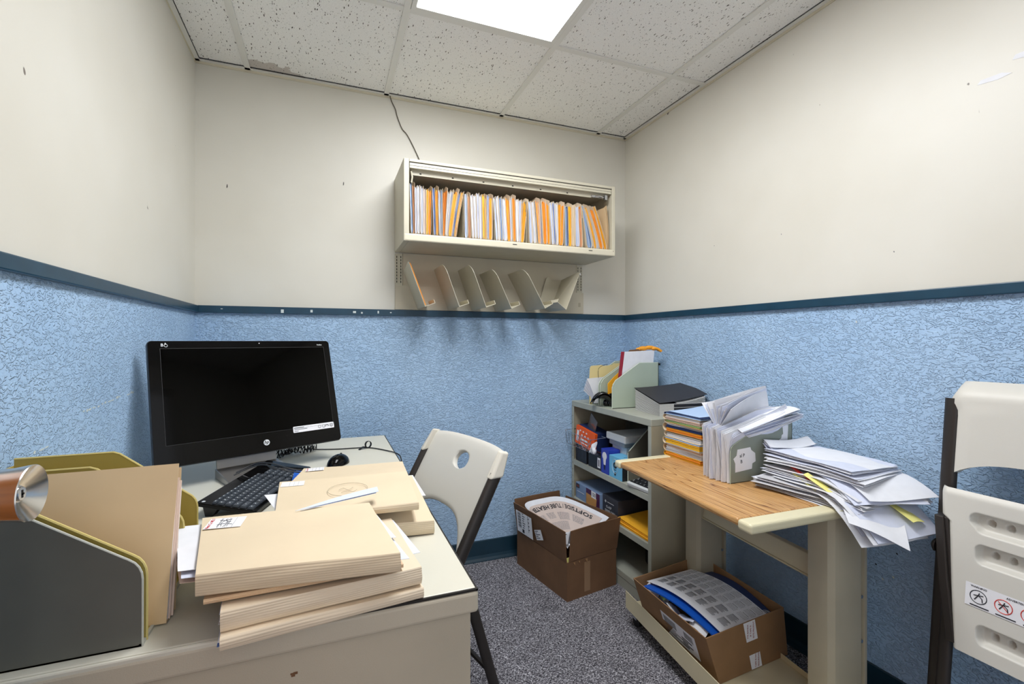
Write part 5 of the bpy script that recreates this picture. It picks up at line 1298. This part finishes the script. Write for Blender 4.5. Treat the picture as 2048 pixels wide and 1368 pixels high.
flap('loose_paper', 'white sheet corner jutting farthest right from the heap towards the wall', [(1.44, .81, .735), (1.600, .810, .712), (1.640, .95, .775), (1.50, 1.0, .795)], WHITEP)
flap('sticky_note', 'pale yellow note sticking out at the left of the loose heap', [(1.345, .905, .716), (1.365, .895, .716), (1.385, 1.02, .760), (1.365, 1.03, .761)], PALEY, 'note', wav=.001)
flap('sticky_note', 'pale yellow note at the right under the loose heap, near the drooping letter', [(1.470, .765, .690), (1.530, .770, .682), (1.53, .86, .728), (1.47, .85, .731)], PALEY, 'note', wav=.002)
flap('sticky_note', 'small yellow paper corner at the very bottom of the loose heap', [(1.335, .868, .7028), (1.362, .862, .7028), (1.42, .95, .7030), (1.39, .97, .7030)], PALEY, 'note', wav=.0)
flap('sticky_note', 'long pale yellow note poking from the left side of the loose heap', [(1.352, .985, .770), (1.372, .985, .775), (1.372, .870, .728), (1.340, .870, .728)], PALEY, 'note', wav=.001)
flap('red_sheet', 'thin red edged sheet inside the loose heap', [(1.355, .890, .722), (1.372, .885, .722), (1.40, 1.09, .790), (1.385, 1.09, .790)], WARNRED, 'paper', wav=.001)
m = MB(); m.slab(lambda u, v: (1.435+.195*u+.02*v, .872+.25*v+.012*u, .7965-.018*(1-v)**2-.03*max(0, u-.8)), 8, 8, .0022); c_ = Vector((1.5, 1.0, .79)); m.v = [tuple(Vector(p)-c_) for p in m.v]; o = m.build('black_folder', NAVY if False else RUBBER, None); o.location = c_; tag(o, 'black edged folder near the top of the loose heap', 'folder')

# ---------------------------------------------------------------- cartons
def quadwall(m, a, b, ta, tb_, th, nrm, nseg=1):
    # a,b bottom points; ta,tb top points
    n = Vector(nrm)*th
    m.hexa([tuple(a), tuple(b), tuple(Vector(b)+n), tuple(Vector(a)+n)], [tuple(ta), tuple(tb_), tuple(Vector(tb_)+n), tuple(Vector(ta)+n)])
# carton on the floor, flaps folded up
fb = thing('cardboard_box', 'open brown cardboard box with raised flaps on the carpet by the back wall', 'box', (1.009, 1.835, 0), .171)
bw, bl, bh, fh = .300, .420, .176, .150
m = MB(); tk = .004
m.box((0, 0, 0), (bw, tk, bh)); m.box((0, bl-tk, 0), (bw, bl, bh)); m.box((0, tk, 0), (tk, bl-tk, bh)); m.box((bw-tk, tk, 0), (bw, bl-tk, bh)); m.box((tk, tk, 0), (bw-tk, bl-tk, tk))
m.m = 1; m.box((.10, -.0006, .02), (.135, 0, bh-.02)); m.m = 2
for x, w, h in ((.035, .010, .014), (.065, .008, .010), (.105, .014, .018)): m.prism([(x, -.0004, bh-.006), (x+w, -.0004, bh-.006), (x+w*.8, -.003, bh-.006-h)], (0, -.0008, 0))
m.build('body', [CARD, TAPE, CARD2], fb, bevel=.002)
def flapm(P, th, name, par, mat_=CARD):
    m = MB(); m.slab(lambda u, v: tuple(Vector(bil(P, u, v))+Vector((0, 0, .0015*math.sin(4*u)))), 8, 4, th); return m.build(name, mat_, par, bevel=.0006)
flapm([(.010, -.001, bh+.001), (bw+.004, -.001, bh+.001), (bw+.010, -.020, bh+fh+.004), (.014, -.010, bh+fh-.006)], .004, 'flap', fb)
left = flapm([(-.001, bl-.005, bh+.001), (-.001, .006, bh+.001), (-.016, -.004, bh+fh-.004), (-.030, bl-.010, bh+fh+.006)], .004, 'flap', fb)
flapm([(bw+.001, .006, bh+.001), (bw+.001, bl-.005, bh+.001), (bw+.012, bl-.02, bh+fh-.012), (bw+.014, .004, bh+fh+.0)], .004, 'flap', fb)
flapm([(bw, bl+.001, bh+.001), (.0, bl+.001, bh+.001), (-.010, bl+.012, bh+fh+.015), (bw*.95, bl+.008, bh+fh+.012)], .004, 'flap', fb)
# shipping labels on the left flap
ML = frame((-.0215, .285, bh+.075), (0, -1, 0), (-.11, 0, 1))
MLf = ML @ Matrix.Translation((0, 0, .0025))
m = MB(); m.box((-.100, -.058, 0), (.040, .052, .0006), MLf); m.m = 1
for k in range(16): m.box((-.086, .046-k*.0052, .0006), (-.058, .0475-k*.0052+(k % 3)*.0008, .0009), MLf)
for k in range(7): m.box((-.045, .046-k*.012, .0006), (-.045+.014+(k*5 % 3)*.005, .050-k*.012, .0009), MLf)
for k in range(9): m.box((.006, .044-k*.0095, .0006), (.010+(k % 2)*.006, .050-k*.0095, .0009), MLf)
m.box((-.052, -.052, .0006), (-.034, -.034, .0009), MLf)
m.build('shipping_label', [LABELP, DARKINK], left)
m = MB(); M2 = MLf @ Matrix.Translation((.095, -.012, 0)) @ Matrix.Rotation(.35, 4, 'Z'); m.box((-.030, -.024, 0), (.030, .024, .0006), M2); m.m = 1
for k in range(5): m.box((-.026, .016-k*.008, .0006), (-.026+(.028, .015, .04, .02, .034)[k], .019-k*.008, .0009), M2)
m.build('shipping_label', [LABELP, DARKINK], left)
# curved printed sheet inside, lettering upside down
Z0 = .372
def arc(u):
    # top edge inside the box, local coordinates of the carton
    P = [(.004, .20), (.004, .33), (.045, .398), (.15, .402), (.24, .385), (.280, .30), (.290, .12), (.291, .040)]
    s = u*(len(P)-1); k = min(int(s), len(P)-2); t = s-k
    p0, p1, p2, p3 = P[max(k-1, 0)], P[k], P[k+1], P[min(k+2, len(P)-1)]
    return tuple(.5*(2*p1[i]+(-p0[i]+p2[i])*t+(2*p0[i]-5*p1[i]+4*p2[i]-p3[i])*t*t+(-p0[i]+3*p1[i]-3*p2[i]+p3[i])*t**3) for i in (0, 1))
ps = thing('printed_sheet', 'curved pinkish poster lettered SOFTSIDE/TUBE HEATER, upside down in the floor carton', 'poster', (1.009, 1.835, 0), .171)
def ptop(u): x, y = arc(u); return Vector((x, y, .312+.012*math.sin(PI*u)))
def psurf(u, v):
    a = ptop(u); c0 = Vector((.10+.05*u, .13-.03*u, .205)); f = v*.80
    p = a.lerp(c0, f); p.z = lerp(a.z, .205, 1-(1-f)**1.35); return p
m = MB(); m.slab(lambda u, v: tuple(psurf(u, v)), 48, 16, -.0016); m.build('sheet', WHITEP, ps, smooth=True, ang=70)
def on(u, v, d=.0012):
    e = .004; p = psurf(u, v); n = (psurf(u+e, v)-psurf(u-e, v)).cross(psurf(u, v+e)-psurf(u, max(0, v-e)))
    n.normalize(); 
    if n.z < 0: n = -n
    return p+n*d
m = MB(); m.slab(lambda u, v: tuple(on(lerp(.10, .93, u), lerp(.13, .97, v), .0014)), 40, 12, .0002); m.build('pink_field', POSTER, ps, smooth=True)
m = MB()
vs, fs = text_bits('SOFTSIDE / TUBE HEATER', 1, True)
wt = max(v.x for v in vs)
fs_ = [f for f in fs]
m.add([tuple(on(.550-(v.x/wt)*.300, .245+v.y*.150, .0036)) for v in vs], fs_)
m.build('heading', DARKINK, ps)
m = MB(); rr = random.Random(2)
for (u0, u1, v0, v1) in ((.22, .34, .42, .60), (.37, .46, .40, .56), (.50, .66, .42, .62), (.70, .80, .42, .62), (.30, .62, .66, .90)):
    v = v0
    while v < v1:
        u = u0
        while u < u1:
            w = rr.uniform(.012, .035); a, b = u, min(u1, u+w)
            m.add([tuple(on(a, v, .002)), tuple(on(b, v, .002)), tuple(on(b, v+.008, .002)), tuple(on(a, v+.008, .002))], [(0, 1, 2, 3)]); u += w+.006
        v += .020
m.build('fine_print', GREYINK, ps)
t = thing('paper_sheaf', 'crumpled white leaflets at the near corner inside the floor carton', 'papers', (1.009, 1.835, 0), .171); m = MB(); 
m.slab(lambda u, v: (.012+.10*u, .012+.20*v+.02*math.sin(3*u), .18+.085*(1-abs(v-.35))*(1-u*.7)+.012*math.sin(9*u)), 8, 8, .001)
m.slab(lambda u, v: (.010+.050*u, .010+.02*u+.10*v, .17+.145*(1-v*.7)*(1-abs(u-.45)*.9)), 6, 6, .001); m.m = 1; m.slab(lambda u, v: (.010+.05*u, .006+.01*v, .130+.06*v), 2, 2, .001)
m.build('sheets', [WHITEP, PALEY], t)

# carton on the stand's lower tray
tb2 = [Vector(p) for p in ((1.106, 1.121, .246), (1.481, 1.149, .252), (1.507, 1.560, .252), (1.117, 1.503, .250))]
bb2 = [Vector(p) for p in ((1.166, 1.125, .0835), (1.500, 1.148, .0835), (1.512, 1.540, .0835), (1.172, 1.495, .0835))]
OB = Vector((1.32, 1.32, .0835))
cb = thing('cardboard_box', 'open brown cardboard box tilted on the lower tray of the stand', 'box', tuple(OB))
tb2 = [p-OB for p in tb2]; bb2 = [p-OB for p in bb2]
m = MB()
for i in range(4):
    j = (i+1) % 4; d = (bb2[j]-bb2[i]).normalized(); n = Vector((-d.y, d.x, 0))
    quadwall(m, bb2[i], bb2[j], tb2[i], tb2[j], .004, n)
m.hexa([tuple(p) for p in bb2], [tuple(p+Vector((0, 0, .003))) for p in bb2])
m.build('body', CARD2, cb, bevel=.0015)
def onwall(i, u, v, d=.0008):
    j = (i+1) % 4; a = bb2[i].lerp(bb2[j], u); b = tb2[i].lerp(tb2[j], u); p = a.lerp(b, v); dd = (bb2[j]-bb2[i]).normalized(); return p-Vector((-dd.y, dd.x, 0))*d
def wallframe(i, u, v, d=.001):
    p = onwall(i, u, v, d); j = (i+1) % 4; ex = tb2[j]-tb2[i]; ey = (tb2[i]-bb2[i]).lerp(tb2[j]-bb2[j], u); return frame(tuple(p), tuple(ex), tuple(ey))
# red printed tape on the near wall (0) and label on the left wall (3)
for v0, v1 in ((.60, 1.0), (.02, .32)):
    m = MB(); m.m = 0; m.add([tuple(onwall(0, .45, v0)), tuple(onwall(0, .60, v0)), tuple(onwall(0, .60, v1)), tuple(onwall(0, .45, v1))], [(0, 1, 2, 3)]); m.m = 1
    Mt = wallframe(0, .525, (v0+v1)/2+.01, .0011) @ Matrix.Rotation(PI/2, 4, 'Z')
    for k, s in enumerate(('ESTE PRODUC', 'IF TAPE IS NO', 'STE BANDA') if v0 > .5 else ('SEGURIDAD', 'TAPE IS NO')): text(m, s[:11], .0088, Mt @ Matrix.Translation((0, -.014+k*.0140, 0)), True)
    m.build('printed_tape', [LABELP, REDTAPE], cb)
m = MB(); Mt = wallframe(3, .60, .52, .0012)
m.box((-.085, -.052, 0), (.085, .035, .0005), Mt); m.m = 1
for k in range(16): m.box((-.074+k*.004, -.004, .0005), (-.0722+k*.004, .026, .0008), Mt)
for k in range(12): m.box((.030+k*.0035, .0, .0005), (.0315+k*.0035, .026, .0008), Mt)
for k in range(4): m.box((-.074, -.014-k*.008, .0005), (-.02+(k % 2)*.03, -.011-k*.008, .0008), Mt); m.box((.01, -.012-k*.009, .0005), (.06-(k % 2)*.02, -.007-k*.009, .0008), Mt)
m.build('shipping_label', [LABELP, DARKINK], cb)
# contents: navy folder, blue folder, bent calendar sheet
def bow(c, h, th, name, mt_, par, n=24, off=0):
    c = [Vector(p) for p in c]
    f = lambda u, v: Vector(bil([tuple(p) for p in c], u, v))+Vector((0, 0, h*math.sin(PI*min(1, v*.92+.04))+off))
    m = MB(); m.slab(lambda u, v: tuple(f(u, v)), 8, n, th); m.build(name, mt_, par, smooth=True, ang=60); return f
nv = thing('file_folder', 'dark navy folder with a round emblem in the carton on the stand tray', 'folder', (1.32, 1.32, .0))
f = bow([(.020, -.155, .205), (.150, -.150, .205), (.172, .200, .205), (.0, .180, .215)], .035, .004, 'cover', NAVY, nv)
m = MB(); c0 = Vector(f(.82, .10)); MT = frame(tuple(f(.84, .06)+Vector((0, 0, .0006))), (1, .0, 0), (0, 1, .25))
for r_ in (.015, .0095): m.tube([(r_*math.cos(a), r_*.9*math.sin(a), 0) for a in [2*PI*k/20 for k in range(20)]], .0008, 4, M=MT, closed=True)
m.tube([(-.004, -.006, 0), (.002, 0, 0), (-.001, .006, 0)], .0012, 4, M=MT)
m.build('emblem', WHITEINK, nv)
m = MB()
for k, v_ in enumerate((.60, .66, .72, .78, .84)):
    Ml = frame(tuple(f(.45, v_)+Vector((0, 0, .0006))), (0, -1, 0), (1, 0, 0)); m.box((-.007, -.010, 0), (-.002, .010+.003*(k % 2), .0006), Ml); m.box((-.002, -.010, 0), (.006, -.005, .0006), Ml)
m.build('lettering', BOXBLK, nv)
bf = thing('file_folder', 'bright blue folder under the calendar sheet in the tray carton', 'folder', (1.32, 1.32, .0))
bow([(-.158, -.175, .226), (.0, -.150, .210), (.0, .185, .215), (-.180, .150, .228)], .022, .005, 'cover', BLUECARD, bf)
cl = thing('calendar_sheet', 'white printed calendar sheet bowed over the blue folder in the tray carton', 'calendar', (1.32, 1.32, .0))
f = bow([(-.135, -.188, .232), (.112, -.160, .218), (.100, .200, .220), (-.150, .168, .232)], .030, .0010, 'sheet', WHITEP, cl)
m = MB(); rr = random.Random(4)
def mark(u0, u1, v0, v1):
    m.add([tuple(f(a, b)+Vector((0, 0, .0009))) for a, b in ((u0, v0), (u1, v0), (u1, v1), (u0, v1))], [(0, 1, 2, 3)])
for col in range(3):
    for row in range(8):
        u0 = .52+col*.155; v0 = .045+row*.117; m.m = 1; mark(u0+.128, u0+.136, v0+.02, v0+.085); m.m = 0
        for i in range(5):
            for j in range(7): mark(u0+.015+i*.021, u0+.024+i*.021, v0+.008+j*.0135, v0+.0145+j*.0135)
for col in range(2):
    for row in range(7):
        v0 = .05+row*.132; u0 = .14+col*.19
        for i in range(11): m.m = 1 if i > 8 else 0; mark(u0+i*.0135, u0+.006+i*.0135, v0+rr.uniform(.0, .03), v0+.095)
m.build('printing', [GREYINK, DARKINK], cl)
t = thing('paper_sheaf', 'crumpled white papers and packets along the left wall of the tray carton', 'papers', (1.32, 1.32, 0)); m = MB()
for k in range(6):
    y0 = -.15+k*.052; m.m = (0, 1, 0, 1, 0, 0)[k]
    m.slab(lambda u, v: (-.172+.05*u, y0+.075*v+.01*u, .205+.018*math.sin(2*u+k)+.012*math.sin(3*v+k*2)), 5, 5, .0015)
m.m = 2; m.tube([(-.160, .055, .226), (-.153, .085, .230)], .006, 8)
m.build('sheets', [WHITEP, WHITEP2, GREENP], t)

# orange envelope lying in the leftmost slanted holder
d_ = Vector((.349-.427, 0, 1.545-1.337)).normalized(); n_ = Vector((d_.z, 0, -d_.x)); o0 = Vector((.427, YB-.012, 1.340))+n_*.0035+d_*.003
m = MB(); m.prism([tuple(d_*b+Vector((0, -a, 0))) for a, b in ((.01, 0), (.190, 0), (.190, .205), (.175, .212), (.01, .200))], tuple(n_*.0035)); 
o = m.build('envelope', ENVO, None, bevel=.0005); o.location = o0; tag(o, 'orange envelope standing in the leftmost slanted metal holder', 'envelope')

# scuffs and chips on the painted walls
def scuff(parent, pts, axis, mt_, nm='scuff'):
    m = MB()
    for a, z, w, h in pts:
        P = [(a, z), (a+w*.4, z-h*.3), (a+w, z+h*.2), (a+w*.9, z+h), (a+w*.3, z+h*.9)]
        if axis == 'L': m.prism([(XL+.0002, p, q) for p, q in P], (.0006, 0, 0))
        if axis == 'R': m.prism([(XR-.0002, p, q) for p, q in P], (-.0006, 0, 0))
        if axis == 'B': m.prism([(p, YB-.0002, q) for p, q in P], (0, -.0006, 0))
    return m.build(nm, mt_, bpy.data.objects[parent])
r2 = random.Random(8)
for y0, z0, L_n, dz in ((1.365, 1.008, .20, .012), (1.17, .955, .05, .004), (1.62, 1.02, .06, .006)):
    pts = []; y = y0
    while y < y0+L_n: w = r2.uniform(.006, .022); pts.append((y, z0+dz*(y-y0)/L_n+r2.uniform(-.002, .002), w, r2.uniform(.002, .006))); y += w+r2.uniform(-.002, .012)
    scuff('wall_left', pts, 'L', RAILCHIP)
scuff('wall_right', [(.66, 1.885, .07, .012), (.60, 1.915, .06, .014)], 'R', WHITEP)
for a, z in ((1.45, .62), (1.12, .60), (1.08, .52), (.92, .50), (.98, .44)): scuff('wall_right', [(a, z, .006, .004)], 'R', DARKGAP)
for a, z in ((.93, .42), (.96, .40), (1.04, 1.24)): scuff('wall_right', [(a, z, .006, .006)], 'R', RAILCHIP)
for a, z in ((-.42, 1.86), (.07, 1.93)): scuff('wall_back', [(a, z, .004, .014)], 'B', DARKGAP)
for a, z in ((1.32, 1.60), (.93, 1.46), (1.66, 1.62)): scuff('wall_right', [(a, z, .003, .004)], 'R', GREYINK)
